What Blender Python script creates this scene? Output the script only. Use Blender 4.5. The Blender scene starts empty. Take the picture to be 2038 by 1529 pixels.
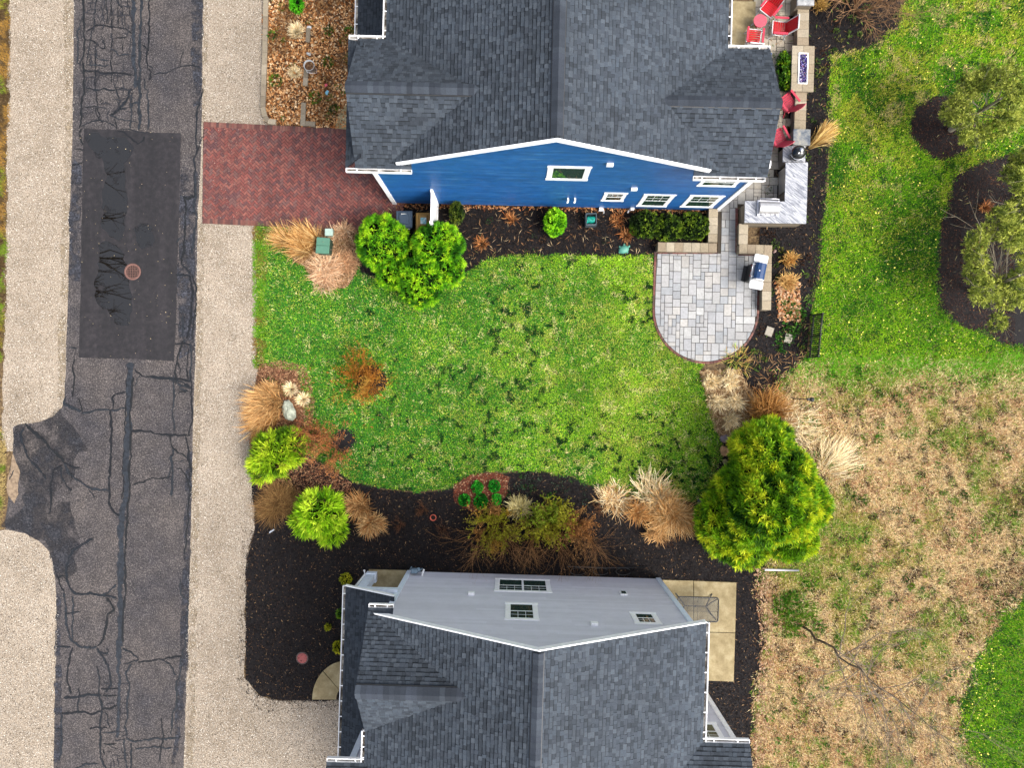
import bpy, math, random
import numpy as np
from mathutils import Vector, Matrix
from mathutils.geometry import tessellate_polygon
random.seed(7); RNG = np.random.default_rng(7)
SC = bpy.context.scene; COL = SC.collection
# ---------------------------------------------------------------- camera, sky, sun, exposure
F = 1360.0; H = 27.2; CX, CY = 1019.0, 764.5          # drone looking straight down from 27 m
cd = bpy.data.cameras.new('camera'); cd.sensor_width = 36; cd.lens = 36 * F / 2038.0
cd.clip_start = 0.5; cd.clip_end = 600
cam = bpy.data.objects.new('camera', cd); cam.location = (0, 0, H); COL.objects.link(cam); SC.camera = cam
SUN_EL, SUN_AZ = math.radians(50), math.radians(-28)   # azimuth of the sun measured from +X
world = bpy.data.worlds.new('World'); SC.world = world; world.use_nodes = True
nt = world.node_tree; bg = nt.nodes['Background']; sky = nt.nodes.new('ShaderNodeTexSky')
sky.sky_type = 'NISHITA'; sky.sun_disc = False; sky.sun_elevation = SUN_EL
sky.sun_rotation = math.radians(90) - SUN_AZ
sky.air_density = 0.8; sky.dust_density = 4.5; sky.ozone_density = 0.6
bg.inputs['Strength'].default_value = 0.15
hs = nt.nodes.new('ShaderNodeHueSaturation'); hs.inputs['Saturation'].default_value = .45   # thin overcast
nt.links.new(sky.outputs[0], hs.inputs['Color']); nt.links.new(hs.outputs[0], bg.inputs[0])
sl = bpy.data.lights.new('sun', 'SUN'); sl.energy = 0.9; sl.angle = math.radians(22); sl.color = (1, .965, .91)
sun = bpy.data.objects.new('sun', sl); COL.objects.link(sun)
sd = Vector((math.cos(SUN_EL) * math.cos(SUN_AZ), math.cos(SUN_EL) * math.sin(SUN_AZ), math.sin(SUN_EL)))
sun.rotation_euler = sd.to_track_quat('Z', 'Y').to_euler(); sun.location = (10, -10, 40)
vs = SC.view_settings; vs.view_transform = 'Standard'; vs.look = 'None'; vs.exposure = 1.5; vs.gamma = 1
vs.use_curve_mapping = False
SC.render.engine = 'CYCLES'; SC.cycles.max_bounces = 6; SC.cycles.transparent_max_bounces = 6
# ---------------------------------------------------------------- helpers
def S(r, g, b, k=1.0):
    f = lambda c: ((c / 255 + .055) / 1.055) ** 2.4 if c > 10.3 else c / 255 / 12.92
    k *= .6; return (f(r) * k, f(g) * k, f(b) * k)
def P(px, py, z=0.0):
    s = (H - z) / F
    return Vector(((px - CX) * s, -(py - CY) * s, z))
def G(px, py): v = P(px, py); return (v.x, v.y)
def GP(pts): return [G(*p) for p in pts]
def tag(o, label=None, cat=None, group=None, kind=None):
    if label: o['label'] = label
    if cat: o['category'] = cat
    if group: o['group'] = group
    if kind: o['kind'] = kind
    return o
def thing(name, label, cat, loc=(0, 0, 0), rz=0.0, group=None):
    o = bpy.data.objects.new(name, None); COL.objects.link(o)
    o.location = loc; o.rotation_euler = (0, 0, rz); o.empty_display_size = .2
    return tag(o, label, cat, group)
def link(name, me, parent=None, mat=None, kind=None):
    o = bpy.data.objects.new(name, me); COL.objects.link(o)
    if mat and not me.materials: me.materials.append(mat)
    if parent: o.parent = parent
    if kind: o['kind'] = kind
    return o
def mesh_np(name, V, nper, C=None, mat=None, parent=None, kind=None):
    """V (n,3) array, consecutive groups of nper vertices are faces; C per-vertex colour"""
    V = np.asarray(V, np.float32).reshape(-1, 3); n = len(V); nf = n // nper
    me = bpy.data.meshes.new(name); me.vertices.add(n); me.vertices.foreach_set('co', V.ravel())
    me.loops.add(n); me.loops.foreach_set('vertex_index', np.arange(n, dtype=np.int32))
    me.polygons.add(nf); me.polygons.foreach_set('loop_start', np.arange(0, n, nper, dtype=np.int32))
    if C is not None:
        C = np.asarray(C, np.float32).reshape(n, 3)
        at = me.color_attributes.new('Col', 'FLOAT_COLOR', 'POINT')
        at.data.foreach_set('color', np.concatenate([C, np.ones((n, 1), np.float32)], 1).ravel())
    me.update(calc_edges=True); me.validate()
    return link(name, me, parent, mat, kind)
class MB:
    """collects faces with a colour each, builds ONE mesh object"""
    def __init__(s): s.v = []; s.f = []; s.c = []; s.sm = []
    def face(s, pts, col=(1, 1, 1), smooth=False):
        i = len(s.v); s.v += [tuple(p) for p in pts]; s.f.append(tuple(range(i, i + len(pts)))); s.c.append(col); s.sm.append(smooth)
    def mesh(s, vs, fs, col=(1, 1, 1), smooth=False, M=None):
        i = len(s.v)
        if M is not None: vs = [M @ Vector(p) for p in vs]
        s.v += [tuple(p) for p in vs]
        for f in fs: s.f.append(tuple(i + k for k in f)); s.c.append(col); s.sm.append(smooth)
    def box(s, c, d, rz=0, col=(1, 1, 1), bev=0, M=None, taper=0):
        hx, hy, hz = d[0] / 2, d[1] / 2, d[2] / 2
        R = Matrix.Translation(c) @ Matrix.Rotation(rz, 4, 'Z')
        if M is not None: R = M @ R
        b = min(bev, hx * .9, hy * .9, hz * .9)
        if b <= 0:
            vs = [(x * hx * (1 - (taper if z > 0 else 0)), y * hy * (1 - (taper if z > 0 else 0)), z * hz) for z in (-1, 1) for x, y in ((-1, -1), (1, -1), (1, 1), (-1, 1))]
            fs = [(3, 2, 1, 0), (4, 5, 6, 7), (0, 1, 5, 4), (1, 2, 6, 5), (2, 3, 7, 6), (3, 0, 4, 7)]
        else:
            vs = []
            for zz, in_ in ((-hz, 0), (hz - b, 0), (hz, b)):
                vs += [(x * (hx - in_), y * (hy - in_), zz) for x, y in ((-1, -1), (1, -1), (1, 1), (-1, 1))]
            fs = [(3, 2, 1, 0), (8, 9, 10, 11)]
            for k in (0, 4):
                for j in range(4): fs.append((k + j, k + (j + 1) % 4, k + 4 + (j + 1) % 4, k + 4 + j))
        s.mesh(vs, fs, col, M=R)
    def prism(s, poly, z0, z1, col=(1, 1, 1), bev=0, M=None):
        a = sum(poly[i][0] * poly[(i + 1) % len(poly)][1] - poly[(i + 1) % len(poly)][0] * poly[i][1] for i in range(len(poly)))
        if a < 0: poly = poly[::-1]
        n = len(poly)
        if bev:
            cx = sum(p[0] for p in poly) / n; cy = sum(p[1] for p in poly) / n
            ins = []
            for i in range(n):
                x, y = poly[i]; d = math.hypot(x - cx, y - cy) or 1; k = max(0, (d - bev * 1.3) / d); ins.append((cx + (x - cx) * k, cy + (y - cy) * k))
            rings = [[(x, y, z0) for x, y in poly], [(x, y, z1 - bev) for x, y in poly], [(x, y, z1) for x, y in ins]]
        else: rings = [[(x, y, z0) for x, y in poly], [(x, y, z1) for x, y in poly]]
        vs = [p for r in rings for p in r]; fs = [tuple(range(n))[::-1]]
        for k in range(len(rings) - 1):
            for j in range(n): fs.append((k * n + j, k * n + (j + 1) % n, (k + 1) * n + (j + 1) % n, (k + 1) * n + j))
        fs.append(tuple((len(rings) - 1) * n + j for j in range(n)))
        s.mesh(vs, fs, col, M=M)
    def tube(s, pts, r, n=6, col=(1, 1, 1), M=None):
        pts = [Vector(p) for p in pts]; m = len(pts); vs = []; fs = []
        for i, p in enumerate(pts):
            t = (pts[min(i + 1, m - 1)] - pts[max(i - 1, 0)]).normalized()
            up = Vector((0, 0, 1)) if abs(t.z) < .9 else Vector((1, 0, 0))
            a = t.cross(up).normalized(); b = t.cross(a)
            rr = r[i] if isinstance(r, (list, tuple)) else r
            for k in range(n):
                an = 2 * math.pi * k / n; vs.append(p + (a * math.cos(an) + b * math.sin(an)) * rr)
        for i in range(m - 1):
            for k in range(n): fs.append((i * n + k, i * n + (k + 1) % n, (i + 1) * n + (k + 1) % n, (i + 1) * n + k))
        fs.append(tuple(range(n))); fs.append(tuple(range((m - 1) * n, m * n))[::-1])
        s.mesh(vs, fs, col, True, M)
    def lathe(s, prof, n=24, c=(0, 0, 0), col=(1, 1, 1), smooth=True, M=None):
        vs = []; fs = []
        for r, z in prof:
            for k in range(n):
                a = 2 * math.pi * k / n; vs.append((c[0] + r * math.cos(a), c[1] + r * math.sin(a), c[2] + z))
        for i in range(len(prof) - 1):
            for k in range(n): fs.append((i * n + k, i * n + (k + 1) % n, (i + 1) * n + (k + 1) % n, (i + 1) * n + k))
        if prof[-1][0] > 1e-4: fs.append(tuple((len(prof) - 1) * n + k for k in range(n)))
        s.mesh(vs, fs, col, smooth, M)
    def build(s, name, mat, parent=None, kind=None):
        me = bpy.data.meshes.new(name); me.from_pydata(s.v, [], s.f)
        at = me.color_attributes.new('Col', 'FLOAT_COLOR', 'CORNER')
        cc = []
        for f, c in zip(s.f, s.c): cc += [c[0], c[1], c[2], 1.0] * len(f)
        at.data.foreach_set('color', cc)
        me.polygons.foreach_set('use_smooth', s.sm); me.update()
        return link(name, me, parent, mat, kind)
def one(name, mat, parent, fn, *a, **k):
    mb = MB(); getattr(mb, fn)(*a, **k); return mb.build(name, mat, parent)
# ---------------------------------------------------------------- numpy noise
def vn(x, y, seed=0):
    xi = np.floor(x).astype(np.int64); yi = np.floor(y).astype(np.int64); xf = x - xi; yf = y - yi
    def h(a, b):
        n = (a * 374761393 + b * 668265263 + seed * 1442695041) & 0xffffffff
        n = ((n ^ (n >> 13)) * 1274126177) & 0xffffffff
        return ((n ^ (n >> 16)) & 0xffff) / 65535.0
    u = xf * xf * (3 - 2 * xf); v = yf * yf * (3 - 2 * yf)
    return (h(xi, yi) * (1 - u) + h(xi + 1, yi) * u) * (1 - v) + (h(xi, yi + 1) * (1 - u) + h(xi + 1, yi + 1) * u) * v
def fbm(x, y, seed=0, o=3):
    s = 0; a = .5; t = 0
    for k in range(o): s = s + a * vn(x * 2 ** k, y * 2 ** k, seed + k * 17); t += a; a *= .5
    return s / t
def inpoly(x, y, poly):
    r = np.zeros(len(x), bool); n = len(poly); j = n - 1
    for i in range(n):
        xi, yi = poly[i]; xj, yj = poly[j]
        if yi != yj: r ^= ((yi > y) != (yj > y)) & (x < (xj - xi) * (y - yi) / (yj - yi) + xi)
        j = i
    return r
def scatter(poly, dens, excl=(), jitter=0.0, rng=RNG):
    xs = [p[0] for p in poly]; ys = [p[1] for p in poly]
    x0, x1, y0, y1 = min(xs), max(xs), min(ys), max(ys); n = int((x1 - x0) * (y1 - y0) * dens)
    x = rng.uniform(x0, x1, n); y = rng.uniform(y0, y1, n)
    jx = x + jitter * (fbm(x * 2.2, y * 2.2, 5) - .5) * 2 + rng.normal(0, 1, n) * jitter * .35
    jy = y + jitter * (fbm(x * 2.2 + 50, y * 2.2, 9) - .5) * 2 + rng.normal(0, 1, n) * jitter * .35
    k = inpoly(jx, jy, poly)
    for e in excl: k &= ~inpoly(jx, jy, e)
    return x[k], y[k]
def mixc(a, b, t): t = np.clip(np.asarray(t), 0, 1)[:, None]; return a * (1 - t) + np.asarray(b) * t
def blades(x, y, L, w, C, tilt=.7, z=0.0, rng=RNG, jit=.22):
    """one triangle per grass blade"""
    n = len(x); a = rng.uniform(0, 2 * np.pi, n); L = L * rng.uniform(.55, 1.25, n); tl = tilt * rng.uniform(.6, 1.25, n)
    d = np.stack([np.cos(a) * np.sin(tl), np.sin(a) * np.sin(tl), np.cos(tl)], 1)
    s = np.stack([-np.sin(a), np.cos(a), np.zeros(n)], 1) * (w * rng.uniform(.6, 1.3, n))[:, None] * .5
    b = np.stack([x, y, np.full(n, z) if np.isscalar(z) else z], 1)
    V = np.stack([b - s, b + s, b + d * L[:, None]], 1)
    C = C * (1 + rng.uniform(-jit, jit, n))[:, None]
    return V, np.repeat(C[:, None, :], 3, 1)
def flakes(x, y, size, C, z=.01, tilt=.5, asp=.5, rng=RNG, jit=.3):
    """flat quads (chips, leaves) lying about"""
    n = len(x); a = rng.uniform(0, 2 * np.pi, n); L = size * rng.uniform(.5, 1.4, n); W = L * asp * rng.uniform(.6, 1.3, n)
    u = np.stack([np.cos(a), np.sin(a), rng.uniform(-tilt, tilt, n)], 1) * L[:, None] * .5
    v = np.stack([-np.sin(a), np.cos(a), rng.uniform(-tilt, tilt, n)], 1) * W[:, None] * .5
    b = np.stack([x, y, z + rng.uniform(0, size * .6, n)], 1)
    V = np.stack([b - u, b - v, b + u, b + v], 1)
    C = C * (1 + rng.uniform(-jit, jit, n))[:, None]
    return V, np.repeat(C[:, None, :], 4, 1)
# ---------------------------------------------------------------- materials
def mk(name, rough=.8, spec=.3, metal=0.0):
    m = bpy.data.materials.new(name); m.use_nodes = True; b = m.node_tree.nodes['Principled BSDF']
    b.inputs['Roughness'].default_value = rough; b.inputs['Specular IOR Level'].default_value = spec
    b.inputs['Metallic'].default_value = metal; return m, m.node_tree, b
def noise(nt_, scale, detail=4, rough=.6, vec=None, dist=0):
    n = nt_.nodes.new('ShaderNodeTexNoise'); n.inputs['Scale'].default_value = scale; n.inputs['Detail'].default_value = detail
    n.inputs['Roughness'].default_value = rough; n.inputs['Distortion'].default_value = dist
    if vec is None:
        g = nt_.nodes.get('geo') or nt_.nodes.new('ShaderNodeNewGeometry'); g.name = 'geo'; vec = g.outputs['Position']
    nt_.links.new(vec, n.inputs['Vector']); return n.outputs[0]
def ramp(nt_, src, stops):
    r = nt_.nodes.new('ShaderNodeValToRGB'); e = r.color_ramp.elements
    while len(e) < len(stops): e.new(.5)
    for el, (p, c) in zip(e, stops): el.position = p; el.color = (c[0], c[1], c[2], 1)
    nt_.links.new(src, r.inputs[0]); return r.outputs[0]
def mixn(nt_, a, b, f, mode='MIX'):
    m = nt_.nodes.new('ShaderNodeMix'); m.data_type = 'RGBA'; m.blend_type = mode
    for s, i in ((f, 0), (a, 6), (b, 7)):
        if isinstance(s, (int, float)): m.inputs[i].default_value = s
        elif isinstance(s, tuple): m.inputs[i].default_value = (*s, 1)
        else: nt_.links.new(s, m.inputs[i])
    return m.outputs[2]
def g1(v): return (v, v, v)
def bump(nt_, b, src, strength=.3, dist=.02):
    n = nt_.nodes.new('ShaderNodeBump'); n.inputs['Strength'].default_value = strength; n.inputs['Distance'].default_value = dist
    nt_.links.new(src, n.inputs['Height']); nt_.links.new(n.outputs[0], b.inputs['Normal'])
def vmat(name, rough=.8, spec=.3, metal=0.0, n1=None, n2=None, trans=0.0, bmp=0, bscale=60):
    """colour from the mesh attribute Col, times optional noises (scale, low, high)"""
    m, t, b = mk(name, rough, spec, metal)
    a = t.nodes.new('ShaderNodeAttribute'); a.attribute_name = 'Col'; c = a.outputs['Color']
    for q in (n1, n2):
        if q: c = mixn(t, c, ramp(t, noise(t, q[0], 5), [(.3, g1(q[1])), (.7, g1(q[2]))]), 1.0, 'MULTIPLY')
    t.links.new(c, b.inputs['Base Color'])
    if bmp: bump(t, b, noise(t, bscale, 4), bmp, .01)
    if trans:
        tr = t.nodes.new('ShaderNodeBsdfTranslucent'); ms = t.nodes.new('ShaderNodeMixShader'); ms.inputs[0].default_value = trans
        t.links.new(c, tr.inputs[0]); t.links.new(b.outputs[0], ms.inputs[1]); t.links.new(tr.outputs[0], ms.inputs[2])
        t.links.new(ms.outputs[0], t.nodes['Material Output'].inputs[0])
    return m
def nmat(name, stops, scale, rough=.85, spec=.3, big=None, speck=None, bmp=.3, bscale=None, detail=6, metal=0.0, dist=0.02):
    m, t, b = mk(name, rough, spec, metal)
    c = ramp(t, noise(t, scale, detail, .65), stops)
    if big:
        for q in big: c = mixn(t, c, ramp(t, noise(t, q[0], 5), [(.32, q[1]), (.68, q[2])]), 1.0, 'MULTIPLY')
    if speck:
        for sc_, thr, col in speck:
            c = mixn(t, c, col, ramp(t, noise(t, sc_, 2, .5), [(thr, g1(0)), (min(1, thr + .06), g1(1))]))
    t.links.new(c, b.inputs['Base Color'])
    if bmp: bump(t, b, noise(t, bscale or scale, 4), bmp, dist)
    return m
def plain(name, col, rough=.5, spec=.4, metal=0.0, n=(9, .88, 1.06)):
    m, t, b = mk(name, rough, spec, metal)
    t.links.new(mixn(t, col, ramp(t, noise(t, n[0], 5), [(.3, g1(n[1])), (.7, g1(n[2]))]), 1.0, 'MULTIPLY'), b.inputs['Base Color'])
    return m
M_leaf = vmat('foliage', .6, .25, trans=.25)
M_grass = vmat('grass_blades', .65, .2, trans=.2)
M_straw = vmat('dry_grass', .75, .2, trans=.15)
M_chip = vmat('loose_litter', .85, .15)
M_bark = vmat('bark', .9, .15, n1=(8, .6, 1.3), bmp=.5)
M_shingle = vmat('asphalt_shingle', .88, .25, n1=(30, .85, 1.15), n2=(.6, .82, 1.15), bmp=.35, bscale=110)
M_brick = vmat('clay_brick', .75, .35, n1=(14, .8, 1.15), n2=(1.1, .82, 1.12), bmp=.25, bscale=70)
M_paver = vmat('concrete_paver', .85, .25, n1=(11, .86, 1.1), n2=(1.3, .9, 1.07), bmp=.2, bscale=60)
M_cap = vmat('wall_cap_stone', .85, .25, n1=(16, .82, 1.12), n2=(2, .88, 1.08), bmp=.3, bscale=50)
M_white = plain('white_trim', g1(.86), .45, .4)
M_gutter = plain('white_gutter', g1(.84), .4, .4, n=(5, .86, 1.04))
M_vpaint = vmat('painted', .45, .4, n1=(7, .92, 1.05))
M_siding_blue = vmat('blue_clapboard', .4, .45, n1=(3, .85, 1.15), n2=(25, .93, 1.06))
def streaks(m, sx, sz, lo, hi, col, amt):
    t = m.node_tree; b = t.nodes['Principled BSDF']; src = b.inputs['Base Color'].links[0].from_socket; mp = t.nodes.new('ShaderNodeMapping'); mp.inputs['Scale'].default_value = (sx, sx, sz)
    t.links.new(t.nodes['geo'].outputs['Position'], mp.inputs[0]); f = ramp(t, noise(t, 1.0, 4, .6, mp.outputs[0]), [(lo, g1(0)), (hi, g1(amt))])
    t.links.new(mixn(t, src, col, f), b.inputs['Base Color'])
streaks(M_siding_blue, .9, 16, .55, .75, (.12, .3, .48), .4); streaks(M_siding_blue, 1.2, 9, .5, .78, (.004, .05, .16), .35)
M_siding_grey = vmat('grey_clapboard', .55, .35, n1=(3, .95, 1.04), n2=(25, .96, 1.03))
M_metal = plain('stainless_steel', (.62, .62, .64), .28, .5, 1.0)
M_dark = plain('dark_metal', g1(.018), .45, .5)
M_rock = vmat('fieldstone', .85, .25, n1=(7, .65, 1.3), n2=(22, .8, 1.2), bmp=.6, bscale=14)
M_stain = vmat('sealant', .5, .4, n1=(9, .5, 2.0), n2=(40, .6, 1.7))
def glass(name, col, rough=.04):
    m, t, b = mk(name, rough, .8); b.inputs['Base Color'].default_value = (*col, 1); return m
M_glass = glass('window_glass', (.02, .045, .035))
# ---------------------------------------------------------------- ground sheets
def densify(poly, step=.12, wob=.0, seed=1, freq=2.0):
    out = []; n = len(poly)
    for i in range(n):
        a = poly[i]; b = poly[(i + 1) % n]; L = math.hypot(b[0] - a[0], b[1] - a[1]); k = max(1, int(L / step)) if wob else 1
        for j in range(k): out.append((a[0] + (b[0] - a[0]) * j / k, a[1] + (b[1] - a[1]) * j / k))
    if wob:
        A = np.array(out); dx = (fbm(A[:, 0] * freq + 31, A[:, 1] * freq, seed) - .5) * 2 * wob; dy = (fbm(A[:, 0] * freq, A[:, 1] * freq + 77, seed + 3) - .5) * 2 * wob
        out = [(x + a, y + b) for (x, y), a, b in zip(out, dx, dy)]
    return out
def smooth(poly, it=1):
    for _ in range(it):
        o = []
        for i in range(len(poly)):
            a = poly[i]; b = poly[(i + 1) % len(poly)]
            o.append((a[0] * .75 + b[0] * .25, a[1] * .75 + b[1] * .25)); o.append((a[0] * .25 + b[0] * .75, a[1] * .25 + b[1] * .75))
        poly = o
    return poly
def sheet(name, poly, z, mat, wob=0, seed=1, parent=None, kind='structure', freq=2.0, thick=0):
    p = densify(poly, .12, wob, seed, freq); v = [Vector((x, y, z)) for x, y in p]
    tris = tessellate_polygon([v]); me = bpy.data.meshes.new(name)
    me.from_pydata([tuple(q) for q in v], [], [tuple(t) for t in tris]); me.update()
    import bmesh as _b; bm = _b.new(); bm.from_mesh(me); _b.ops.recalc_face_normals(bm, faces=bm.faces)
    if bm.faces and sum(f.normal.z for f in bm.faces) < 0: _b.ops.reverse_faces(bm, faces=bm.faces)
    bm.to_mesh(me); bm.free()
    return link(name, me, parent, mat, kind)
def mottled(m, sc_, lo, hi):
    t = m.node_tree; out = t.nodes['Material Output']; src = out.inputs[0].links[0].from_socket; tr = t.nodes.new('ShaderNodeBsdfTransparent'); ms = t.nodes.new('ShaderNodeMixShader')
    t.links.new(ramp(t, noise(t, sc_, 8, .7), [(lo, g1(0)), (hi, g1(1))]), ms.inputs[0]); t.links.new(tr.outputs[0], ms.inputs[1]); t.links.new(src, ms.inputs[2]); t.links.new(ms.outputs[0], out.inputs[0])
M_ground = nmat('meadow_soil', [(.3, S(60, 48, 32)), (.5, S(110, 88, 60)), (.7, S(160, 136, 96))], 9, big=[(1.1, g1(.75), g1(1.1))], bmp=.6, bscale=14)
M_gravel = nmat('pea_gravel', [(.3, S(106, 93, 80)), (.44, S(164, 149, 131)), (.56, S(196, 182, 163)), (.7, S(226, 214, 197))], 23, big=[(.4, (.78, .76, .73), g1(1.12)), (2.2, (.88, .87, .85), (1.06, 1.05, 1.03))],
                speck=[(40, .62, S(80, 68, 62)), (17, .74, S(104, 82, 66))], bmp=.55, bscale=26)
M_asph = nmat('old_asphalt', [(.3, S(40, 39, 41)), (.5, S(80, 76, 76)), (.7, S(130, 123, 120))], 20, big=[(.45, (.58, .6, .68), (1.25, 1.18, 1.1)), (1.9, g1(.8), g1(1.16))],
              speck=[(30, .66, S(168, 160, 152))], bmp=.4, bscale=26)
M_asph2 = nmat('tar_asphalt', [(.3, S(20, 22, 27)), (.5, S(42, 43, 49)), (.7, S(80, 78, 80))], 15, big=[(.8, g1(.65), g1(1.35))], speck=[(28, .68, S(120, 118, 118))], bmp=.4, bscale=26)
mottled(M_asph2, .8, .4, .62)
M_patch = nmat('patched_asphalt', [(.3, S(24, 21, 22)), (.5, S(37, 33, 35)), (.7, S(52, 47, 48))], 5, rough=.55, spec=.5, big=[(.5, g1(.78), g1(1.2)), (24, g1(.85), g1(1.15))], bmp=.12, bscale=30)
M_lawnsoil = nmat('lawn_thatch', [(.3, S(20, 40, 10)), (.5, S(44, 72, 20)), (.7, S(90, 96, 44))], 5, big=[(.6, g1(.8), g1(1.15))], bmp=.5, bscale=18)
M_mulch = nmat('dark_mulch', [(.3, S(8, 6, 7)), (.5, S(22, 18, 19)), (.7, S(40, 34, 33))], 26, big=[(1, g1(.7), g1(1.3))], bmp=.8, bscale=24)
M_leafsoil = nmat('leafy_soil', [(.3, S(40, 24, 12)), (.5, S(120, 84, 52)), (.7, S(178, 140, 100))], 12, big=[(1, g1(.7), g1(1.1))], bmp=.6, bscale=18)
M_conc = nmat('tan_concrete', [(.3, S(140, 124, 88)), (.5, S(168, 151, 112)), (.7, S(190, 176, 138))], 3, big=[(1.1, (.88, .87, .84), (1.06, 1.06, 1.06)), (30, g1(.93), g1(1.05))], bmp=.1, bscale=60)
M_joint = plain('joint_sand', S(84, 76, 66), .95, .1)
M_dirt = nmat('packed_dirt', [(.3, S(120, 104, 84)), (.6, S(184, 166, 138))], 14, bmp=.4, bscale=26); mottled(M_dirt, 1.8, .44, .64)
EX = 60.0
base = sheet('ground', [(-EX, -EX), (EX, -EX), (EX, EX), (-EX, EX)], 0, M_ground)
top, bot = -180, 1710
gravL = GP([(22, top), (18, 120), (14, 300), (16, 420), (12, 560), (8, 720), (4, 880), (12, 900), (200, 900), (200, top)])
gravL2 = GP([(200, 1010), (40, 1052), (0, 1056), (-60, 1058), (-60, bot), (200, bot)])
gravR = GP([(300, top), (545, top), (524, 225), (548, 250), (520, 300), (500, 446), (511, 452), (511, 560), (513, 640), (511, 728), (515, 735), (500, 800), (503, 950), (508, 1050), (492, 1110), (486, 1350), (516, 1384), (560, 1397), (650, 1392), (760, 1390), (760, bot), (300, bot)])
sheet('gravel_verge', gravL, .005, M_gravel, .12, 3); sheet('gravel_verge', gravL2, .005, M_gravel, .06, 4)
sheet('gravel_verge', gravR, .005, M_gravel, .1, 5)
for pl_ in ([(126, top), (146, top), (143, 250), (139, 480), (132, 640), (128, 800), (112, 805), (118, 600), (128, 300)], [(404, top), (414, top), (410, 240), (402, 246)], [(396, 445), (408, 445), (402, 700), (396, 900), (392, 1200), (384, 1529), (370, 1529), (384, 900)]): sheet('gravel_dirt', GP(pl_), .008, M_dirt, .12, 71 + int(pl_[0][0]), kind='structure')
road = GP([(150, top), (147, 0), (145, 250), (142, 330), (138, 480), (135, 600), (131, 730), (128, 800), (124, 812), (105, 830), (78, 840), (40, 845), (26, 850), (27, 870), (26, 905), (18, 945), (16, 1000), (10, 1040), (12, 1054), (50, 1062), (78, 1078), (98, 1098), (108, 1130), (112, 1180), (113, 1260), (110, 1380), (107, 1529), (104, bot),
           (362, bot), (366, 1529), (370, 1400), (374, 1250), (379, 1100), (383, 920), (385, 830), (388, 740), (391, 600), (394, 430), (399, 330), (402, 240), (404, 0), (406, top)])
roadp = sheet('road', road, .012, M_asph, .025, 6)
# darker tarred turnout on the left of the road
turn = GP([(126, 815), (78, 842), (28, 850), (27, 905), (40, 930), (46, 960), (42, 1020), (14, 1030), (12, 1053), (52, 1061), (80, 1077), (100, 1097), (112, 1150), (140, 1150), (158, 1090), (146, 1030), (138, 980), (150, 930), (168, 890), (148, 850)])
sheet('road_tar_wash', turn, .018, M_asph2, .3, 8, roadp, 'structure')
sheet('road_tar_wash', GP([(28, 905), (40, 940), (38, 980), (30, 1000), (18, 985), (17, 950)]), .021, nmat('road_sand', [(.3, S(112, 94, 78)), (.6, S(168, 146, 120))], 9, bmp=.3), .12, 9, roadp, 'structure')
M_sealed = nmat('edge_sealed_asphalt', [(.3, S(28, 30, 36)), (.5, S(56, 58, 66)), (.7, S(98, 98, 106))], 14, big=[(1.1, g1(.7), g1(1.25))], bmp=.3, bscale=24)
mottled(M_sealed, 1.6, .42, .56)
for k, pl in enumerate([[(378, -100), (406, -100), (403, 130), (400, 210), (388, 215), (382, 120)], [(147, 318), (164, 330), (163, 480), (160, 560), (136, 560), (139, 440)], [(361, 330), (392, 340), (388, 500), (386, 700), (360, 716), (352, 600)], [(374, 900), (383, 900), (379, 1100), (374, 1330), (350, 1529), (344, 1520), (358, 1300), (366, 1050)], [(113, 1180), (122, 1180), (124, 1400), (120, 1529), (107, 1529)]]):
    sheet('road_edge_seal', GP(pl), .0165, M_sealed, .1, 30 + k, roadp, 'structure')
# new asphalt patch, water on it
patch = GP([(168, 256), (238, 259), (297, 264), (361, 265), (358, 380), (355, 480), (352, 600), (347, 719), (250, 714), (157, 712), (161, 600), (163, 480), (165, 330)])
pt = sheet('road_patch', patch, .023, M_patch, .02, 10, roadp, 'structure')
M_water = None; streak_t = M_patch.node_tree; bb_ = streak_t.nodes['Principled BSDF']; mp_ = streak_t.nodes.new('ShaderNodeMapping'); mp_.inputs['Scale'].default_value = (2.2, .16, 1)
streak_t.links.new(streak_t.nodes['geo'].outputs['Position'], mp_.inputs[0])
streak_t.links.new(mixn(streak_t, bb_.inputs['Base Color'].links[0].from_socket, ramp(streak_t, noise(streak_t, 1, 4, .6, mp_.outputs[0]), [(.3, g1(.72)), (.52, g1(1.0)), (.72, g1(1.55))]), 1.0, 'MULTIPLY'), bb_.inputs['Base Color'])
M_water = glass('puddle_water', (.006, .005, .004), .025); M_water.node_tree.nodes['Principled BSDF'].inputs['Specular IOR Level'].default_value = 1.0; mottled(M_water, 1.5, .34, .44)
for k, pl in enumerate([[(172, 264), (205, 268), (236, 272), (262, 282), (268, 300), (252, 318), (250, 350), (254, 392), (250, 440), (246, 478), (226, 476), (204, 456), (208, 420), (202, 390), (212, 352), (206, 318), (184, 308), (174, 290)],
                        [(200, 484), (222, 480), (240, 492), (248, 520), (256, 566), (264, 600), (262, 646), (242, 652), (222, 626), (200, 610), (188, 580), (194, 540), (198, 512)],
                        [(272, 444), (300, 448), (312, 478), (300, 496), (276, 494), (268, 470)]]):
    sheet('puddle', smooth(GP(pl)), .026, M_water, .16, 40 + k, roadp, 'stuff', 4)
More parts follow.
